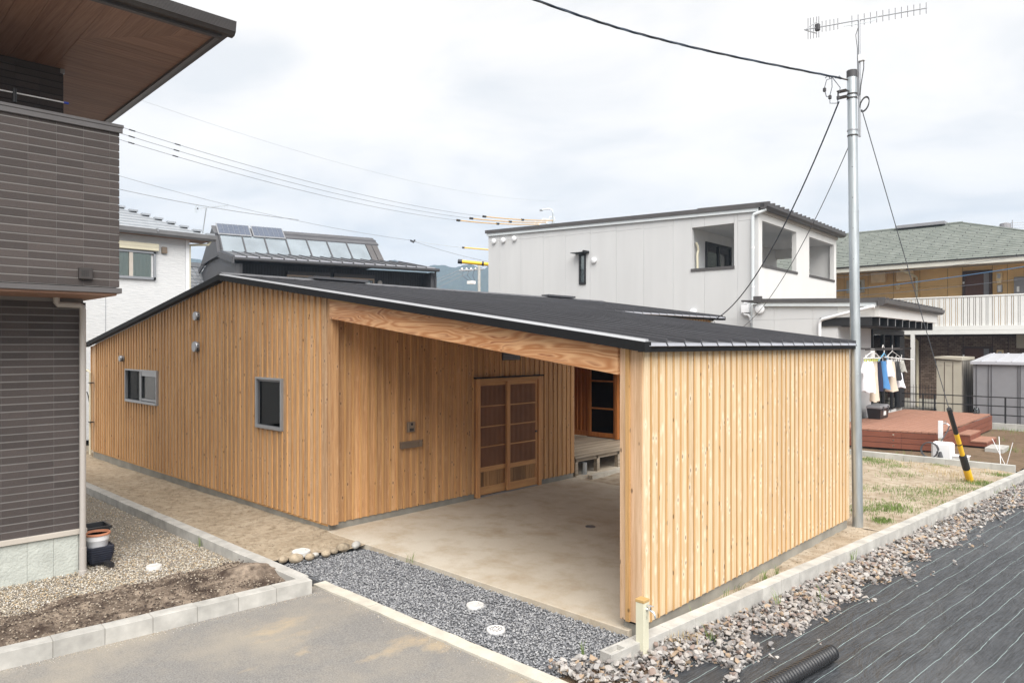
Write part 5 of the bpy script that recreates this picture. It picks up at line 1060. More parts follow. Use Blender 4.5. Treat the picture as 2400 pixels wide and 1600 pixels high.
# ------------------------------------------------------------------ sheds, fence, deck and things on it
s1 = thing('locker_shed', (-5.8, 28.2, 0), 'narrow beige metal shed with stained dark side behind the black fence', 'shed')
box(-6.19, 27.8, 0, -5.45, 29.6, 2.10).build('body', 'shedbeige', s1); box(-5.45, 27.82, .0, -5.43, 29.58, 2.08).build('side_sheet', 'weathered', s1)
MB().hexa([(-6.25, 27.72, 2.16), (-5.42, 27.72, 2.10), (-5.42, 29.7, 2.10), (-6.25, 29.7, 2.16), (-6.25, 27.72, 2.22), (-5.42, 27.72, 2.20), (-5.42, 29.7, 2.20), (-6.25, 29.7, 2.22)]).build('lid', 'shedbeige', s1)
for x in (-5.95, -5.70): box(x-.008, 27.79, .1, x+.008, 27.8, 2.05).build('door_gap', 'doorframe', s1); box(x-.2, 27.785, 1.93, x-.06, 27.8, 1.95).build('handle', 'beigetrim', s1)
s2 = thing('garden_shed', (-3.5, 28.6, 0), 'wide grey ribbed metal shed with pale roof behind the black fence', 'shed')
box(-5.11, 27.8, .08, -1.5, 29.8, 2.0).build('body', 'shedgrey', s2)
MB().hexa([(-5.18, 27.7, 1.98), (-1.4, 27.7, 1.98), (-1.4, 30, 2.22), (-5.0, 30, 2.22), (-5.18, 27.7, 2.07), (-1.4, 27.7, 2.07), (-1.4, 30, 2.32), (-5.0, 30, 2.32)]).build('roof', 'shedroof', s2)
for k in range(9): MB().hexa([(-4.9+k*.42, 27.7, 2.07), (-4.86+k*.42, 27.7, 2.07), (-4.86+k*.42, 30, 2.32), (-4.9+k*.42, 30, 2.32), (-4.9+k*.42, 27.7, 2.095), (-4.86+k*.42, 27.7, 2.095), (-4.86+k*.42, 30, 2.345), (-4.9+k*.42, 30, 2.345)]).build('roof_rib', 'shedroof', s2)
for x in (-5.02, -4.68, -4.60, -3.88, -3.82, -3.1, -2.4): box(x-.012, 27.78, .1, x+.012, 27.8, 1.98).build('wall_rib', 'alu_dark', s2)
fn = thing('black_fence', (-5, 26.4, 0), 'low black metal rail fence behind the red brown deck', 'fence')
for z in (.45, .725, 1.0): box(-6.9, 26.385, z-.016, -1.5, 26.415, z+.016).build('rail', 'black', fn)
for x in (-6.27, -5.93, -4.01, -2.1): box(x-.022, 26.38, .15, x+.022, 26.42, 1.0).build('post', 'black', fn)
kerb_row('fence_kerb', (-4.6, 26.32, 0), 0, 10, .30, .14, .20, -.1, 'blockgrey', 'grey block footing under the black fence beside the deck')
mf = thing('mesh_fence', (-7, 29.4, 0), 'thin dark wire mesh fence in front of the brick ground floor', 'fence')
for k in range(24): tube([(-8.6+k*.10, 29.4, .25), (-8.6+k*.10, 29.4, 1.15)], .006, 4).build('wire_rod', 'black', mf)
for z in (.35, .75, 1.05): tube([(-8.6, 29.4, z), (-6.2, 29.4, z)], .007, 4).build('wire_rail', 'black', mf)
box(-9.5, 29.5, -.05, -6.2, 29.62, .30).build('low_wall', 'blockgrey'); tag(bpy.data.objects['low_wall'], 'low grey concrete wall below the thin mesh fence', 'wall')
RD = thing('wood_deck', (-5.5, 22.5, 0), 'red brown composite garden deck with side boards and steps', 'deck')
fx_ = lambda x: 19.30+.21*(x+5.95)   # slanted front edge
x = -6.72
while x < -4.33:
    x1 = min(x+.146, -4.32); m = MB(); m.prism([(x, fx_(x)), (x1-.012, fx_(x1)), (x1-.012, 26.0), (x, 26.0)], .465, .50); m.build('deck_board', 'wpc', RD); x += .146
for j in range(3):
    z0 = .05+j*.138; z1 = z0+.127
    for a, b_ in ((-7.2, -5.1), (-5.095, -4.30)):
        m = MB(); m.prism([(a, fx_(a)-.03), (b_, fx_(b_)-.03), (b_, fx_(b_)), (a, fx_(a))], z0, z1); sbd = m.build('side_board', 'wpc_side', RD)
        if a < -6: tube([(-5.27, fx_(-5.27)-.034, z0+.066), (-5.27, fx_(-5.27)-.028, z0+.066)], .018, 12).build('bolt_cap', 'chrome', sbd)
    for a, b_ in ((19.62, 22.8), (22.805, 26.0)): box(-4.315, a, z0, -4.285, b_, z1).build('side_board', 'wpc_side', RD)
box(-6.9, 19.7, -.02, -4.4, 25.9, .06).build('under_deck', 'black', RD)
for (x0, x1, zt) in ((-4.28, -3.98, .33), (-3.98, -3.62, .18)):
    stp = box(x0, 21.3, .05, x1, 22.55, zt-.03).build('step', 'wpc_side', RD)
    for k in range(2): box(x0+k*(x1-x0)/2+.004, 21.28, zt-.03, x0+(k+1)*(x1-x0)/2-.002, 22.57, zt).build('tread', 'wpc', stp)
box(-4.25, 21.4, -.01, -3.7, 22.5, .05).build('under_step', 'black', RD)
tag(box(-3.58, 20.75, -.05, -3.2, 21.6, .10).build('step_slab', 'block', bevel=.01), 'pale concrete slab lying at the foot of the deck steps', 'slab')
dlp = thing('dome_lamp', (-4.67, 25.85, .5), 'small clear dome garden lamp on the far corner of the deck', 'lamp')
MB().lathe((-4.67, 25.85, .5), [(.09, 0), (.09, .02), (.02, .025), (.02, .12)], 12).build('base', 'darkmetal', dlp); MB().lathe((-4.67, 25.85, .5), [(.085, .02), (.085, .12), (.06, .18), (0, .2)], 12).build('dome', 'glass', dlp, smooth=True)
sb = thing('storage_box', (-6.45, 22.3, .5), 'black storage box with grey lid on the red brown deck', 'box')
MB().loft([[(-6.46+sx*a, 22.3+sy*b_, z) for sx, sy in ((-1, -1), (1, -1), (1, 1), (-1, 1))] for a, b_, z in ((.16, .36, .502), (.19, .41, .80))]).build('bin', 'blackplastic', sb, bevel=.012)
MB().loft([[(-6.46+sx*a, 22.3+sy*b_, z) for sx, sy in ((-1, -1), (1, -1), (1, 1), (-1, 1))] for a, b_, z in ((.20, .42, .80), (.20, .42, .85), (.17, .38, .90))]).build('lid', 'shedgrey', sb, bevel=.01)
for y in (22.05, 22.5): box(-6.275, y, .74, -6.25, y+.10, .86).build('latch', 'charcoal', sb)
box(-6.285, 22.2, .60, -6.277, 22.42, .72).build('sticker', 'white', sb)
# laundry under the porch
lr = thing('laundry_rod', (-6.1, 21, 2.53), 'dark laundry rods on wall arms under the porch of the grey house', 'rod')
tube([(-6.1, 18.9, 2.53), (-6.1, 23.2, 2.53)], .018).build('rod', 'darkmetal', lr, smooth=True); tube([(-5.85, 19.2, 2.50), (-5.85, 22.4, 2.50)], .016).build('rod', 'darkmetal', lr, smooth=True)
for y in (20.6, 23.1): box(-6.78, y, 2.50, -5.8, y+.04, 2.545).build('arm', 'darkmetal', lr)
def hanging(name, y, x, z0, z1, wy, wx, mat, label, cat='clothes', shape='shirt', rz=0, extra=None):
    t = thing(name, (x, y, z1), label, cat, 'washing on the laundry rods', rz)
    tube([(x, y, z1), (x, y, z1+.10), (x, y+.02, z1+.15), (x, y+.05, z1+.13)], .008, 6).build('hook', 'white', t)
    n, m_ = 9, 8; mm = MB()
    for sgn in (1,):
        rings = []
        for j in range(m_+1):
            v = j/m_; z = z1-(z1-z0)*v
            if shape == 'shirt': hw = wy*(.45+.55*min(1, v*4)) if v < .4 else wy*.80
            elif shape == 'trousers': hw = wy*.9
            elif shape == 'bag': hw = wy*(.35+.65*math.sin(min(1, v*1.1)*math.pi*.62))
            else: hw = wy*(.7+.3*v)
            ring = []
            for i in range(16):
                a = 2*math.pi*i/16; fold = 1+.22*math.sin(a*5+v*3+y*9)*v
                ring.append((x+1.7*wx*math.sin(a)*(.5+.6*v)*fold, y+hw*math.cos(a), z+.02*math.sin(a*3+y*5)*(v > .95)))
            rings.append([tuple(Vector(p)) for p in ring])
        mm.loft(rings)
    mm.build('garment', mat, t, smooth=True)
    if shape == 'shirt':
        for s in (-1, 1):
            zz_ = z1-.06*(z1-z0)-.03; sl2 = MB().loft([[(x+.045*math.sin(a), y+s*(wy*(.62+.5*k))+.05*math.cos(a)*0, zz_-.16*k-.03+.07*math.cos(a)) for a in [2*math.pi*i/8 for i in range(8)]] for k in (0, .5, 1)]); sl2.build('sleeve', mat, t, smooth=True)
    if extra: extra(t)
    return t
hanging('white_shirt', 19.85, -6.05, 1.42, 2.22, .22, .07, 'cloth_white', 'front white short sleeved shirt hanging beside the steel pole')
hanging('white_shirt', 20.25, -6.05, 1.36, 2.20, .22, .06, 'cloth_white', 'second white shirt hanging just behind the front white one')
hanging('beige_trousers', 20.75, -6.1, 1.10, 2.24, .17, .06, 'cloth_beige', 'long beige trousers hanging behind the white shirts', shape='trousers')
hanging('blue_jacket', 21.30, -6.05, 1.42, 2.18, .12, .09, 'cloth_blue', 'bright blue garment hanging next to the beige trousers', shape='trousers')
hanging('navy_trousers', 21.02, -6.08, 1.38, 2.16, .12, .07, 'cloth_navy', 'dark navy garment hanging directly behind the beige trousers', shape='trousers')
hanging('white_towel', 21.62, -6.0, 1.75, 2.20, .14, .08, 'cloth_white', 'short white cloth hanging between the blue and beige garments', shape='bag')
hanging('beige_jacket', 21.95, -6.0, 1.32, 2.15, .17, .08, 'cloth_beige', 'beige long sleeved jacket hanging at the right of the blue garment')
hanging('black_shirt', 22.35, -6.0, 1.62, 2.16, .16, .08, 'black', 'black shirt hanging behind the beige jacket')
hanging('white_bag', 22.66, -5.98, 1.40, 1.82, .10, .07, 'cloth_white', 'small white pouch shaped cloth hanging lowest at the right of the washing', shape='bag')
hanging('grey_cloth', 22.90, -6.0, 1.84, 2.18, .12, .07, 'cloth_grey', 'short grey cloth hanging at the right end of the washing')
hg = thing('peg_hanger', (-6.0, 20.3, 2.3), 'white clip frame with yellow pegs hanging above the white shirts', 'hanger')
tube([(-6.0, 19.6, 2.28), (-6.0, 19.9, 2.38), (-6.0, 20.25, 2.44), (-6.0, 20.6, 2.38), (-6.0, 20.85, 2.28)], .014).build('bow', 'white', hg, smooth=True); tube([(-6.0, 19.55, 2.28), (-6.0, 20.95, 2.27)], .018).build('bar', 'white', hg); box(-6.03, 20.18, 2.28, -5.97, 20.34, 2.52).build('tag_card', 'white', hg)
M['pegyellow'] = plain('pegyellow', (.62, .68, .12), .5)
for k in range(9): box(-6.01, 19.6+k*.15, 2.19, -5.99, 19.63+k*.15, 2.26).build('peg', 'pegyellow', hg)
h2 = thing('peg_hanger', (-6.0, 22.2, 2.3), 'white clip frame holding small pieces at the right of the washing', 'hanger')
tube([(-6.0, 21.3, 2.29), (-6.0, 22.95, 2.22)], .016).build('bar', 'white', h2); tube([(-5.7, 21.3, 2.26), (-5.7, 22.95, 2.20)], .014).build('bar', 'white', h2); tube([(-6, 22.0, 2.62), (-6, 22.0, 2.45), (-6, 22.9, 2.24)], .008).build('chain', 'white', h2); tube([(-6, 22.0, 2.45), (-6, 21.4, 2.28)], .008).build('chain', 'white', h2)
for k in range(8): box(-6.01, 21.5+k*.18, 2.14, -5.99, 21.53+k*.18, 2.22).build('peg', 'white', h2)
h3 = thing('clothes_hanger', (-6.0, 21.2, 2.4), 'blue plastic clothes hanger above the navy garment', 'hanger')
tube([(-6, 21.25, 2.40), (-6, 20.75, 2.20)], .016).build('arm', 'hangerblue', h3); tube([(-6, 21.25, 2.40), (-6, 21.6, 2.20)], .016).build('arm', 'hangerblue', h3); tube([(-6, 21.25, 2.40), (-6, 21.25, 2.55), (-6, 21.15, 2.62), (-6, 21.08, 2.55)], .012).build('hook', 'white', h3)
# garden tap column, hose box, stakes behind the back kerb
gt = thing('garden_tap', (-4.2, 19.2, 0), 'white square water tap column standing in front of the red brown deck', 'tap')
box(-4.24, 19.2, -.05, -4.16, 19.28, .42).build('lower_column', 'shedbeige', gt); box(-4.245, 19.195, .42, -4.155, 19.285, .83).build('column', 'whiteplastic', gt, bevel=.004)
tube([(-4.155, 19.24, .77), (-4.05, 19.24, .77), (-4.03, 19.24, .73)], .014).build('spout', 'chrome', gt, smooth=True); tube([(-4.10, 19.24, .77), (-4.10, 19.24, .82)], .010).build('stem', 'chrome', gt); box(-4.13, 19.232, .82, -4.07, 19.248, .832).build('tap_handle', 'chrome', gt)
tube([(-4.02, 19.24, .72), (-4.05, 19.2, .60), (-4.15, 19.0, .35), (-4.22, 18.9, .25)], .014).build('hose', 'charcoal', gt, smooth=True)
hx = thing('hose_reel_box', (-3.99, 18.45, 0), 'white hose reel box with coiled dark hose just behind the back kerb', 'box')
box(-4.2, 18.35, 0.0, -3.78, 18.65, .42).build('case', 'whiteplastic', hx, bevel=.04)
tube([(-4.2+.17*math.cos(a), 18.31-.004*k, .25+.17*math.sin(a)) for k, a in enumerate([2*math.pi*i/20 for i in range(41)])], .012).build('hose_coil', 'charcoal', hx, smooth=True); MB().lathe((-4.0, 18.3, 0), [(.06, .10), (.025, .22), (.0, .23)], 10).build('nozzle', 'charcoal', hx)
bs = thing('white_basin', (-3.65, 18.5, 0), 'low white plastic basin beside the hose reel box', 'basin')
MB().loft([[(-3.65+sx*a, 18.52+sy*b_, z) for sx, sy in ((-1, -1), (1, -1), (1, 1), (-1, 1))] for a, b_, z in ((.14, .12, .0), (.16, .14, .13), (.172, .15, .13), (.172, .15, .15), (.145, .12, .15), (.12, .10, .03))]).build('bowl', 'whiteplastic', bs, bevel=.01)
for k, (a, b_, lab) in enumerate((((-2.85, 18.75, 0), (-3.1, 18.8, .55), 'left leaning thin white garden stake behind the kerb corner'), ((-2.95, 18.85, 0), (-3.1, 19.6, .52), 'middle thin white garden stake behind the kerb corner'), ((-2.83, 18.78, 0), (-2.72, 18.8, .50), 'right nearly upright white garden stake behind the kerb corner'))):
    tag(tube([a, b_], .007, 6).build('garden_stake', 'whiteplastic', smooth=True), lab, 'stake', 'garden stakes')

# ------------------------------------------------------------------ steel service pole with antenna and cables
SP = thing('service_pole', (-3.50, 11.13, 0), 'tall galvanised steel service pole at the far corner of the carport wall', 'pole')
pb, pt_ = Vector((-3.50, 11.13, -.1)), Vector((-3.565, 11.07, 6.60))
pax = lambda z: pb.lerp(pt_, (z+.1)/6.70)
seg = [(-.1, 2.2, .073), (2.2, 4.6, .070), (4.6, 6.6, .067)]
for z0, z1, r in seg: tube([pax(z0), pax(z1)], [r, r-.001], 24).build('tube_length', 'steel', SP, smooth=True)
for z in (2.2, 4.6): tube([pax(z-.01), pax(z+.012)], .0745 if z < 3 else .0715, 24).build('collar', 'steel', SP, smooth=True)
tube([pax(6.58), pax(6.68)], .0715, 24).build('cap', 'charcoal', SP, smooth=True)
for z in (6.33, 6.27, 5.80, 5.72): tube([pax(z-.010), pax(z+.010)], .074, 24).build('band', 'darkmetal' if z != 5.80 else 'alu', SP)
for k in range(7):
    q = pax(3.0+.45*k)+Vector((.01, -.068, 0)); tube([q, q+Vector((0, .004, 0))], .007, 8).build('bolt_hole', 'black', SP)
q = pax(6.3); m = MB(); m.box(q.x-.17, q.y-.14, q.z-.02, q.x-.04, q.y-.05, q.z); m.box(q.x-.17, q.y-.14, q.z+.07, q.x-.04, q.y-.05, q.z+.09); m.box(q.x-.165, q.y-.13, q.z, q.x-.15, q.y-.11, q.z+.07); m.build('bracket', 'darkmetal', SP)
CN = [(-3.86, 10.80, 6.40, 'junction_box'), (-3.80, 10.85, 6.29, 'junction_box'), (-3.71, 10.93, 6.28, 'junction_box')]
for x, y, z, nme in CN: box(x-.022, y-.016, z-.03, x+.022, y+.016, z+.03).build(nme, 'charcoal', SP, bevel=.008)
W0 = Vector((-3.68, 10.97, 6.57))
for (x, y, z, _), dz in zip(CN, (.0, .01, .02)): tube([W0+Vector((-.10, -.10, dz)), Vector((x+.03, y, z+.14)), Vector((x, y, z+.03))], .006, 6).build('tail_wire', 'wire', SP, smooth=True)
tube([CN[0][:3], (-3.84, 10.82, 6.30), CN[1][:3], (-3.80, 10.85, 6.20), (-3.72, 10.92, 6.20), CN[2][:3]], .007, 6).build('tail_wire', 'wire', SP, smooth=True)
tube([W0, Vector((-3.60, 11.03, 6.54))], .012, 8).build('dead_end_clamp', 'darkmetal', SP)
for k in range(3): tube([W0+Vector((-.06*k, -.06*k, .0)), W0+Vector((-.06*k-.02, -.06*k-.02, .035)), W0+Vector((-.06*k-.05, -.06*k-.05, .0))], .006, 6).build('wire_tie', 'cable', SP)
# antenna mast strapped to the pole
AN = thing('yagi_antenna', (-3.46, 11.12, 5.8), 'long grey yagi television antenna on a mast strapped to the steel pole', 'antenna')
q = Vector((-3.475, 11.135, 0)); tube([(-3.475, 11.135, 5.70), (-3.485, 11.135, 7.42)],   .017, 12).build('mast', 'alu', AN, smooth=True)
a0, a1 = Vector((-4.07, 10.58, 7.28)), Vector((-2.76, 11.83, 7.605)); tube([a0, a1], .009, 8).build('boom', 'alu', AN)
tube([a0.lerp(a1, .32)-Vector((0, 0, .05)), a0.lerp(a1, .44)-Vector((0, 0, .055)), a0.lerp(a1, .57)-Vector((0, 0, .045)), a0.lerp(a1, .60)], .006, 6).build('boom_stay', 'steel', AN)
for k in range(18):
    f_ = .135+.86*k/17; p = a0.lerp(a1, f_ if k > 4 else .145+.032*k); tube([p-Vector((0, 0, .082)), p+Vector((0, 0, .082))], .0052, 5).build('element', 'alu_dark', AN)
for dx_ in (.03, .05, .075, .10, .118):
    p = a0.lerp(a1, dx_); tube([p-Vector((0, 0, .15)), p+Vector((0, 0, .16))], .0052, 5).build('element', 'alu_dark', AN)
for s in (-1, 1): tube([a0, a0.lerp(a1, .10)+Vector((0, 0, .085*s))], .008, 6).build('reflector', 'alu', AN)
p = a0.lerp(a1, .108); box(p.x-.035, p.y-.03, p.z-.05, p.x+.03, p.y+.03, p.z+.05).build('dipole_box', 'charcoal', AN, bevel=.008)
bxo = box(-3.49, 11.09, 6.80, -3.40, 11.15, 6.90).build('booster_box', 'whiteplastic', AN, bevel=.008)
tube([(-3.415, 11.12, 6.80), (-3.415, 11.12, 6.70), (-3.45, 11.11, 6.45), (-3.46, 11.10, 6.3)], .007, 6).build('lead', 'black', AN, smooth=True); tube([a0.lerp(a1, .46), (-3.52, 11.10, 7.2), (-3.50, 11.11, 7.0), (-3.50, 11.12, 6.3)], .005, 6).build('lead', 'black', AN, smooth=True)
for k in range(2): tube([(-3.42+.055*math.cos(a)*.75+.03*math.sin(a), 11.17+.05*math.cos(a), 6.17+.10*math.sin(a)+.015*k) for a in [2*math.pi*i/20 for i in range(21)]], .007, 6).build('cable_coil', 'black', AN, smooth=True)
# cables from the pole
cp = [Vector((-3.68, 10.97, 6.57)), Vector((-4.66, 8.10, 6.47)), Vector((-5.31, 5.99, 6.52)), Vector((-6.4, 2.2, 6.85)), Vector((-7.6, -2.5, 7.5))]
path = []
for i in range(len(cp)-1):
    p0, p1, p2, p3 = cp[max(i-1, 0)], cp[i], cp[i+1], cp[min(i+2, len(cp)-1)]
    for k in range(14):
        t = k/14; path.append(.5*((2*p1)+(p2-p0)*t+(2*p0-5*p1+4*p2-p3)*t*t+(3*p1-3*p2+p3-p0)*t**3))
tc_ = thing('service_cable', tuple(cp[0]), 'twisted dark blue service cable running from the steel pole to the top left', 'cable')
for s in range(3): tube([p+Vector((.009*math.cos(i*1.1+s*2.09), 0, .009*math.sin(i*1.1+s*2.09))) for i, p in enumerate(path)], .008, 6).build('strand', 'cable' if s else 'black', tc_, smooth=True)
tag(tube(sag((-3.70, 10.93, 6.22), (-8.55, 16.25, 3.22), .62, 24), .012, 6).build('drop_cable', 'cable', smooth=True), 'thick dark cable dropping from the pole top to the rear timber wall', 'cable')
tag(tube(sag((-3.56, 11.07, 5.68), (-8.35, 16.9, 2.9), .55, 24), .006, 6).build('drop_cable', 'wire', smooth=True), 'thin grey cable dropping from the pole beside the thick dark one', 'cable')
ac = thing('cable_anchor', (-8.55, 16.3, 3.2), 'small white cable anchor on the rear timber eave', 'anchor')
tube([(-8.6, 16.3, 3.24), (-8.5, 16.2, 3.22)], .03).build('insulator', 'white', ac); tube([(-8.5+.07*math.cos(a), 16.2, 3.16+.09*math.sin(a)) for a in [2*math.pi*i/12 for i in range(13)]], .006, 5).build('cable_loop', 'wire', ac)
# guy wire and its striped guard
gy0, gy1 = Vector((-3.45, 11.15, 6.10)), Vector((-3.02, 16.18, -.05))
gy = thing('guy_wire', tuple(gy1), 'thin steel guy wire with black and yellow guard tubes anchored in the bare lot', 'guy wire')
tube([gy0, gy0.lerp(gy1, .78)], .007, 6).build('stay_wire', 'wire', gy)
gp = lambda z: gy0.lerp(gy1, (6.10-z)/6.15)
for z0, z1, r, mt in ((1.47, .985, .042, 'black'), (.985, .52, .043, 'yellow'), (.52, .26, .066, 'black'), (.26, -.05, .066, 'yellow')): tube([gp(z0), gp(z1)], r, 14).build('guard_tube', mt, gy, smooth=True)
tube([gp(.55), gp(.52)], [.045, .066], 14).build('guard_neck', 'black', gy); tube([gp(.78), gp(.76)], .045, 14).build('guard_band', 'black', gy)

# ------------------------------------------------------------------ street poles and overhead wires far behind
def catenary(name, a, b, s, r, mat, label, n=24): return tag(tube(sag(a, b, s, n), r*.75, 5).build(name, 'wire_mid' if mat == 'wire' else mat), label, 'wire')
uA = thing('street_pole', (-38.7, 45.97, 0), 'grey street pole with lamp and insulators behind the grey house roof', 'utility pole')
tube([(-38.7, 45.97, 0), (-38.7, 45.97, 12.8)], .16, 10).build('shaft', 'steel', uA, smooth=True); tube([(-38.7, 45.97, 12.8), (-38.7, 45.97, 13.6), (-38.75, 45.9, 13.95), (-38.95, 45.75, 14.05), (-39.4, 45.3, 13.95)], [.13, .06, .05, .05, .05], 8).build('lamp_arm', 'steel', uA, smooth=True)
box(-39.5, 45.15, 13.85, -39.3, 45.35, 13.97).build('lamp_head', 'alu', uA)
for k in range(3):
    x, y, z = -39.6+.45*k, 45.2+.40*k, 12.7+.16*k; tube([(x, y, z), (-38.75, 45.9, 12.45)], .035, 5).build('strut', 'alu', uA); MB().lathe((x, y, z-.05), [(.10, 0), (.10, .12), (.05, .13), (.08, .22), (.0, .24)], 8).build('insulator', 'white', uA)
    tube([(x-.3, y-.3, z), (x-.2, y-.2, z+.38), (x+.05, y+.05, z+.36), (x+.1, y+.1, z+.05)], .03, 5).build('jumper', 'white', uA)
L0 = [Vector((-29.0, 8.2, z)) for z in (10.62, 10.4, 10.2)]; names = ('upper', 'middle', 'lower')
for k in range(3):
    e = Vector((-39.6+.45*(2-k)*1.0, 45.2+.4*(2-k), 12.75+.16*(2-k))); b0 = Vector((-28.6, 8.6, 10.75-.24*k))
    pts = sag(b0, e, .95, 40); i0 = 28-k
    t = thing('power_line', tuple(b0), names[k]+' of three parallel grey power lines with orange sleeves above the collector house', 'power line')
    tube(pts[:i0+1], .010, 5).build('bare_wire', 'wire_mid', t); tube(pts[i0:], .036, 6).build('sleeve', 'orangecover', t); 
    for i in (i0, i0+6):
        p = Vector(pts[i]); q = Vector(pts[i+1]); tube([p, p.lerp(q, .35)], .085, 6).build('sleeve_joint', 'black', t)
    for i in (1, 3):
        p = Vector(pts[i]); q = Vector(pts[i+1]); tube([p, p.lerp(q, .25)], .026, 6).build('spacer', 'black', t)
uB = thing('street_pole', (-50.45, 48.64, 0), 'slim grey street pole with cross arm standing before the blue hills', 'utility pole')
tube([(-50.45, 48.64, 0), (-50.45, 48.64, 10.4)], .14, 8).build('shaft', 'blockgrey', uB, smooth=True); tube([(-51.9, 47.3, 9.85), (-50.2, 48.9, 10.0)], .07, 5).build('cross_arm', 'alu', uB)
for k in range(4): MB().lathe((-51.7+.33*k, 47.5+.3*k, 9.95), [(.09, 0), (.12, .12), (.0, .22)], 7).build('insulator', 'white', uB)
box(-51.3, 47.8, 8.55, -50.7, 48.4, 8.85).build('switch_gear', 'white', uB)
for k in range(3): tube([(-51.6+.4*k, 47.6+.35*k, 9.85), (-51.7+.4*k, 47.5+.35*k, 9.4), (-51.2+.2*k, 48+.2*k, 8.85)], .025, 4).build('jumper', 'wire', uB)
for a, b_, s, r, mt, lab in (((-27.3, 8.2, 8.65), (-26.08, 20.75, 7.46), .25, .010, 'wire', 'long thin wire passing above the roof collectors to the cable junction'),
        ((-26.08, 20.75, 7.46), (-24.3, 22.45, 7.12), .03, .012, 'wire_light', 'dotted pale wire between the cable junction and a yellow sleeve'),
        ((-26.08, 20.75, 7.46), (-23.2, 23.4, 6.40), .08, .012, 'wire', 'wire sloping down from the cable junction to the fat yellow guard'),
        ((-27.6, 7.9, 8.25), (-25.4, 14.6, 7.55), .12, .015, 'wire', 'bundled dark cable passing behind the small roof antenna'),
        ((-28.6, 8.6, 12.0), (-38.0, 46.0, 14.6), 1.0, .008, 'wire_light', 'faint uppermost wire high above the white house'),
        ((-56, 36, 5.9), (-51.9, 47.3, 9.9), .3, .03, 'wire', 'upper of two wires rising to the slim far pole'), ((-56, 36, 5.6), (-51.7, 47.5, 9.7), .3, .03, 'wire', 'second of two wires rising to the slim far pole'),
        ((-56, 38, 4.6), (-50.5, 48.6, 10.2), .2, .03, 'wire', 'steep lower wire rising to the slim far pole')): catenary('overhead_wire', a, b_, s, r, mt, lab)
jn = thing('cable_junction', (-26.08, 20.75, 7.46), 'small dark cable junction in the sky right of the collector roof', 'junction')
for k in range(4): box(-26.1+.05*k, 20.72+.03*k, 7.40-.03*(k % 3), -26.05+.05*k, 20.78+.03*k, 7.48-.03*(k % 3)).build('clamp', 'charcoal', jn)
y1 = thing('yellow_sleeve', (-24.3, 22.45, 7.12), 'thin yellow cable sleeve left of the grey house wall', 'cable sleeve'); tube([(-24.3, 22.45, 7.12), (-23.0, 23.8, 6.98)], .03, 6).build('sleeve', 'yellow', y1); tube([(-24.36, 22.39, 7.125), (-24.28, 22.47, 7.118)], .045, 6).build('end_ring', 'black', y1)
y2 = thing('yellow_guard', (-24.4, 22.34, 6.47), 'fat yellow cable guard tube with black end before the hills', 'cable guard'); tube([(-24.42, 22.32, 6.475), (-23.0, 23.8, 6.28)], .085, 10).build('guard_tube', 'yellow', y2, smooth=True); tube([(-24.50, 22.25, 6.485), (-24.36, 22.39, 6.465)], .105, 10).build('end_cap', 'black', y2, smooth=True); tube([(-23.73, 23.05, 6.38), (-23.66, 23.12, 6.37)], .105, 10).build('joint_ring', 'black', y2)

# ------------------------------------------------------------------ water tap pillar, pipe, lids in the foreground
TP = thing('tap_pillar', (-3.385, 5.21, 0), 'cream square water pillar with tan cap and chrome tap beside the kerb end', 'tap')
cx, cy, hw = -3.385, 5.21, .041
box(cx-hw, cy-hw, -.10, cx+hw, cy+hw, .440).build('column', 'pillar', TP, bevel=.003); box(cx-hw-.004, cy-hw-.004, .440, cx+hw+.004, cy+hw+.004, .466).build('cap', 'tan', TP, bevel=.003)
box(cx-hw*.9, cy-hw*.9, -.12, cx+hw*1.4, cy+hw*1.1, -.045).build('foot', 'black', TP)
fy_ = cy+.004
tube([(cx+hw, fy_, .385), (cx+hw+.008, fy_, .385)], .017, 14).build('flange', 'chrome', TP, smooth=True)
tp = tube([(cx+hw+.006, fy_, .385), (cx+hw+.03, fy_, .383), (cx+hw+.055, fy_, .376), (cx+hw+.070, fy_, .368), (cx+hw+.082, fy_, .352), (cx+hw+.084, fy_, .325)], [.010, .010, .011, .009, .009, .009], 10).build('spout', 'chrome', TP, smooth=True)
tube([(cx+hw+.036, fy_, .383), (cx+hw+.036, fy_, .405)], .010, 10).build('bonnet', 'chrome', TP, smooth=True); tube([(cx+hw+.036, fy_, .405), (cx+hw+.036, fy_, .418)], .006, 8).build('spindle', 'chrome', TP)
tube([(cx+hw+.036-.030, fy_-.006, .420), (cx+hw+.036, fy_, .422), (cx+hw+.036+.030, fy_+.006, .420)], [.005, .008, .005], 8).build('tap_handle', 'chrome', TP, smooth=True)
m = MB(); m.box(cx+hw+.0005, fy_-.008, .300, cx+hw+.0015, fy_+.008, .303); m.box(cx+hw+.0005, fy_-.001, .312, cx+hw+.0015, fy_+.004, .320); m.build('printed_mark', 'black', TP)
CPp = thing('corrugated_pipe', (-2.4, 5.4, 0), 'black corrugated drain pipe lying on the weed sheet', 'pipe')
pa, pbv = Vector((-2.47, 4.35, -.013)), Vector((-2.215, 6.36, -.013)); n = 50; rad = []; pth = []
for k in range(n+1): pth.append(pa.lerp(pbv, k/n)); rad.append(.052 if k % 2 else .047)
pth2 = []; rad2 = []
for k in range(n):
    for f_, r in ((0, .058), (.22, .067), (.62, .067), (.90, .058)): pth2.append(pa.lerp(pbv, (k+f_)/n)); rad2.append(r)
pth2.append(pbv); rad2.append(.067)
tube(pth2, rad2, 20).build('hose_body', 'blackplastic', CPp, smooth=True)
dv = (pbv-pa).normalized(); tube([pbv+dv*.001, pbv+dv*.003], .062, 20).build('end_cap', 'black', CPp)
M['lidwhite'] = plain('lidwhite', (0.56, 0.555, 0.54), 0.6, 0, 0.16, 14)
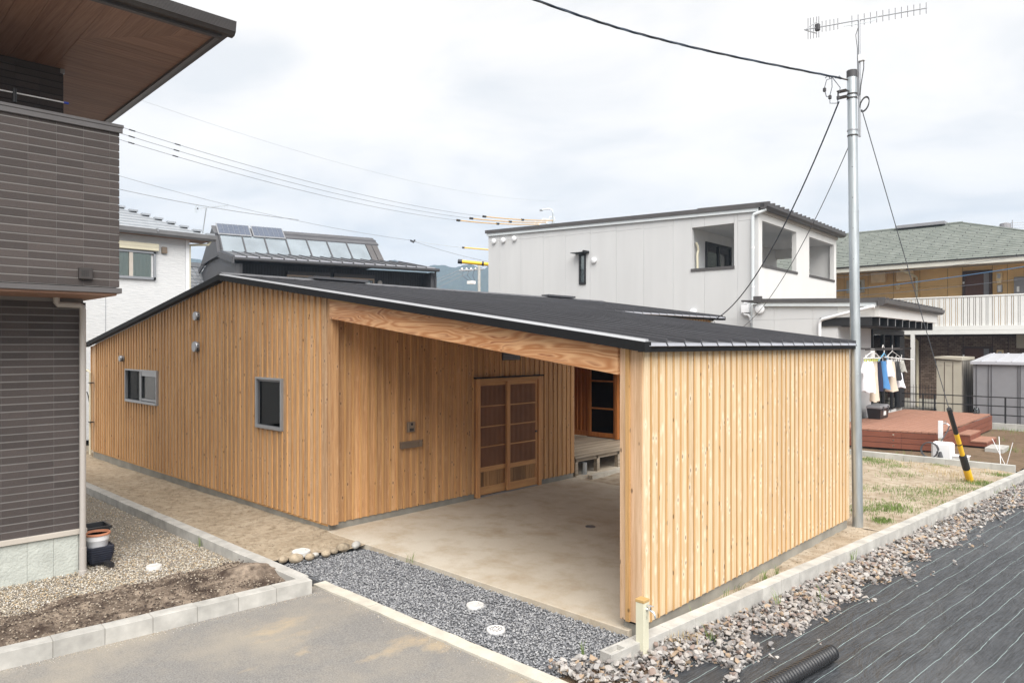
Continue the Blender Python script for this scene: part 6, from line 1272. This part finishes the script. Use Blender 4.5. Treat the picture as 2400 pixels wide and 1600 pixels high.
def lid(loc, r, label, mat='lidwhite', holes=True, name='drain_lid'):
    t = thing(name, loc, label, 'lid'); x, y, z = loc
    MB().lathe(loc, [(r, -.05), (r, .004), (r*.96, .009), (r*.9, .009), (r*.88, .006), (0, .006)], 28).build('cover', mat, t, smooth=True)
    if holes:
        for rr, nn in ((.62, 10), (.36, 6)):
            for k in range(nn): a = 2*math.pi*k/nn; box(x+r*rr*math.cos(a)-.006, y+r*rr*math.sin(a)-.006, z+.0065, x+r*rr*math.cos(a)+.006, y+r*rr*math.sin(a)+.006, z+.0085).build('slot', 'alu_dark', t)
    else:
        box(x-.004, y+r*.5, z+.0065, x+.004, y+r*.58, z+.0085).build('slot', 'alu_dark', t)
    return t
lid((-5.33, 5.08, -.045), .092, 'plain white round drain lid in the dark gravel nearer the slab', holes=False)
lid((-4.73, 4.78, -.045), .090, 'white round drain lid with slots in the dark gravel nearer the road')
lid((-8.97, 3.24, -.008), .088, 'white round drain lid lying in the beige pebbles', holes=False)
lid((-8.15, 4.72, .022), .115, 'white round drain lid on the sandy path behind the stones', holes=False)
lid((-6.27, 8.29, -.003), .075, 'small grey round drain cover in the carport floor', 'alu_dark', False, 'floor_drain')

# ------------------------------------------------------------------ grass and weeds
def tufts(name, spots, mat, hmin, hmax, wdt=.004):
    vs, fs = [], []
    for (x, y, n, sp) in spots:
        for _ in range(n):
            bx_, by_ = x+random.gauss(0, sp), y+random.gauss(0, sp); h = random.uniform(hmin, hmax); a = random.uniform(0, 6.28); ln = random.uniform(.2, .9)*h; c, s = math.cos(a), math.sin(a); k = len(vs)
            vs += [(bx_-s*wdt, by_+c*wdt, -.02), (bx_+s*wdt, by_-c*wdt, -.02), (bx_+c*ln*.4+s*wdt*.7, by_+s*ln*.4-c*wdt*.7, h*.65), (bx_+c*ln*.4-s*wdt*.7, by_+s*ln*.4+c*wdt*.7, h*.65), (bx_+c*ln, by_+s*ln, h)]
            fs += [(k, k+1, k+2, k+3), (k+3, k+2, k+4)]
    me = bpy.data.meshes.new(name); me.from_pydata(vs, [], fs); me.materials.append(M[mat]); o = bpy.data.objects.new(name, me); COL.objects.link(o); o['kind'] = 'stuff'; return o
gs = [(-5.2, 17.5, 140, .16), (-4.95, 17.3, 90, .15), (-3.5, 12.6, 220, .22), (-3.75, 12.1, 120, .15), (-3.2, 13.6, 160, .22), (-3.35, 14.4, 120, .2), (-3.0, 15.2, 140, .22), (-2.8, 16.0, 120, .2), (-2.7, 17.2, 90, .15), (-4.2, 15.9, 70, .25), (-3.9, 14.2, 80, .3), (-4.0, 12.0, 70, .1), (-4.6, 12.6, 40, .2), (-3.3, 11.6, 60, .08), (-4.6, 16.9, 60, .2), (-3.9, 17.6, 40, .12)]
tufts('grass', [(x, y, n*4, sp) for x, y, n, sp in gs], 'grass', .01, .055)
dg = [(-3.9, 16.8, 160, .25), (-3.4, 16.6, 260, .3), (-3.1, 16.2, 120, .2), (-4.4, 17.3, 140, .3), (-3.3, 14.8, 120, .3), (-4.2, 13.2, 90, .4), (-2.9, 17.4, 120, .2), (-3.35, 5.62, 90, .05), (-3.5, 5.15, 40, .04), (-3.25, 5.75, 50, .06)]
tufts('dry_grass', [(x, y, int(n*.8), sp*.8) for x, y, n, sp in dg], 'drygrass', .01, .08, .003)
wd = [(-3.42, 7.75, 26, .03), (-3.40, 8.0, 22, .03), (-3.45, 7.2, 10, .03), (-3.47, 6.9, 8, .02), (-3.45, 6.45, 7, .02), (-3.48, 6.2, 6, .02), (-3.0, 9.3, 10, .02), (-3.05, 7.2, 8, .02), (-2.75, 7.6, 8, .02), (-3.42, 5.26, 7, .01), (-3.75, 4.85, 8, .015), (-6.9, 5.5, 14, .03), (-9.45, 4.0, 14, .03), (-3.1, 5.9, 10, .02), (-4.8, 18.3, 120, .3), (-3.6, 18.3, 60, .2), (-3.9, 23.2, 120, .25), (-3.2, 21.3, 80, .2), (-2.9, 25.8, 200, .4), (-3.8, 26.2, 120, .3), (-5.9, 16.0, 20, .2)]
tufts('weeds', wd, 'grass', .03, .14, .0035)
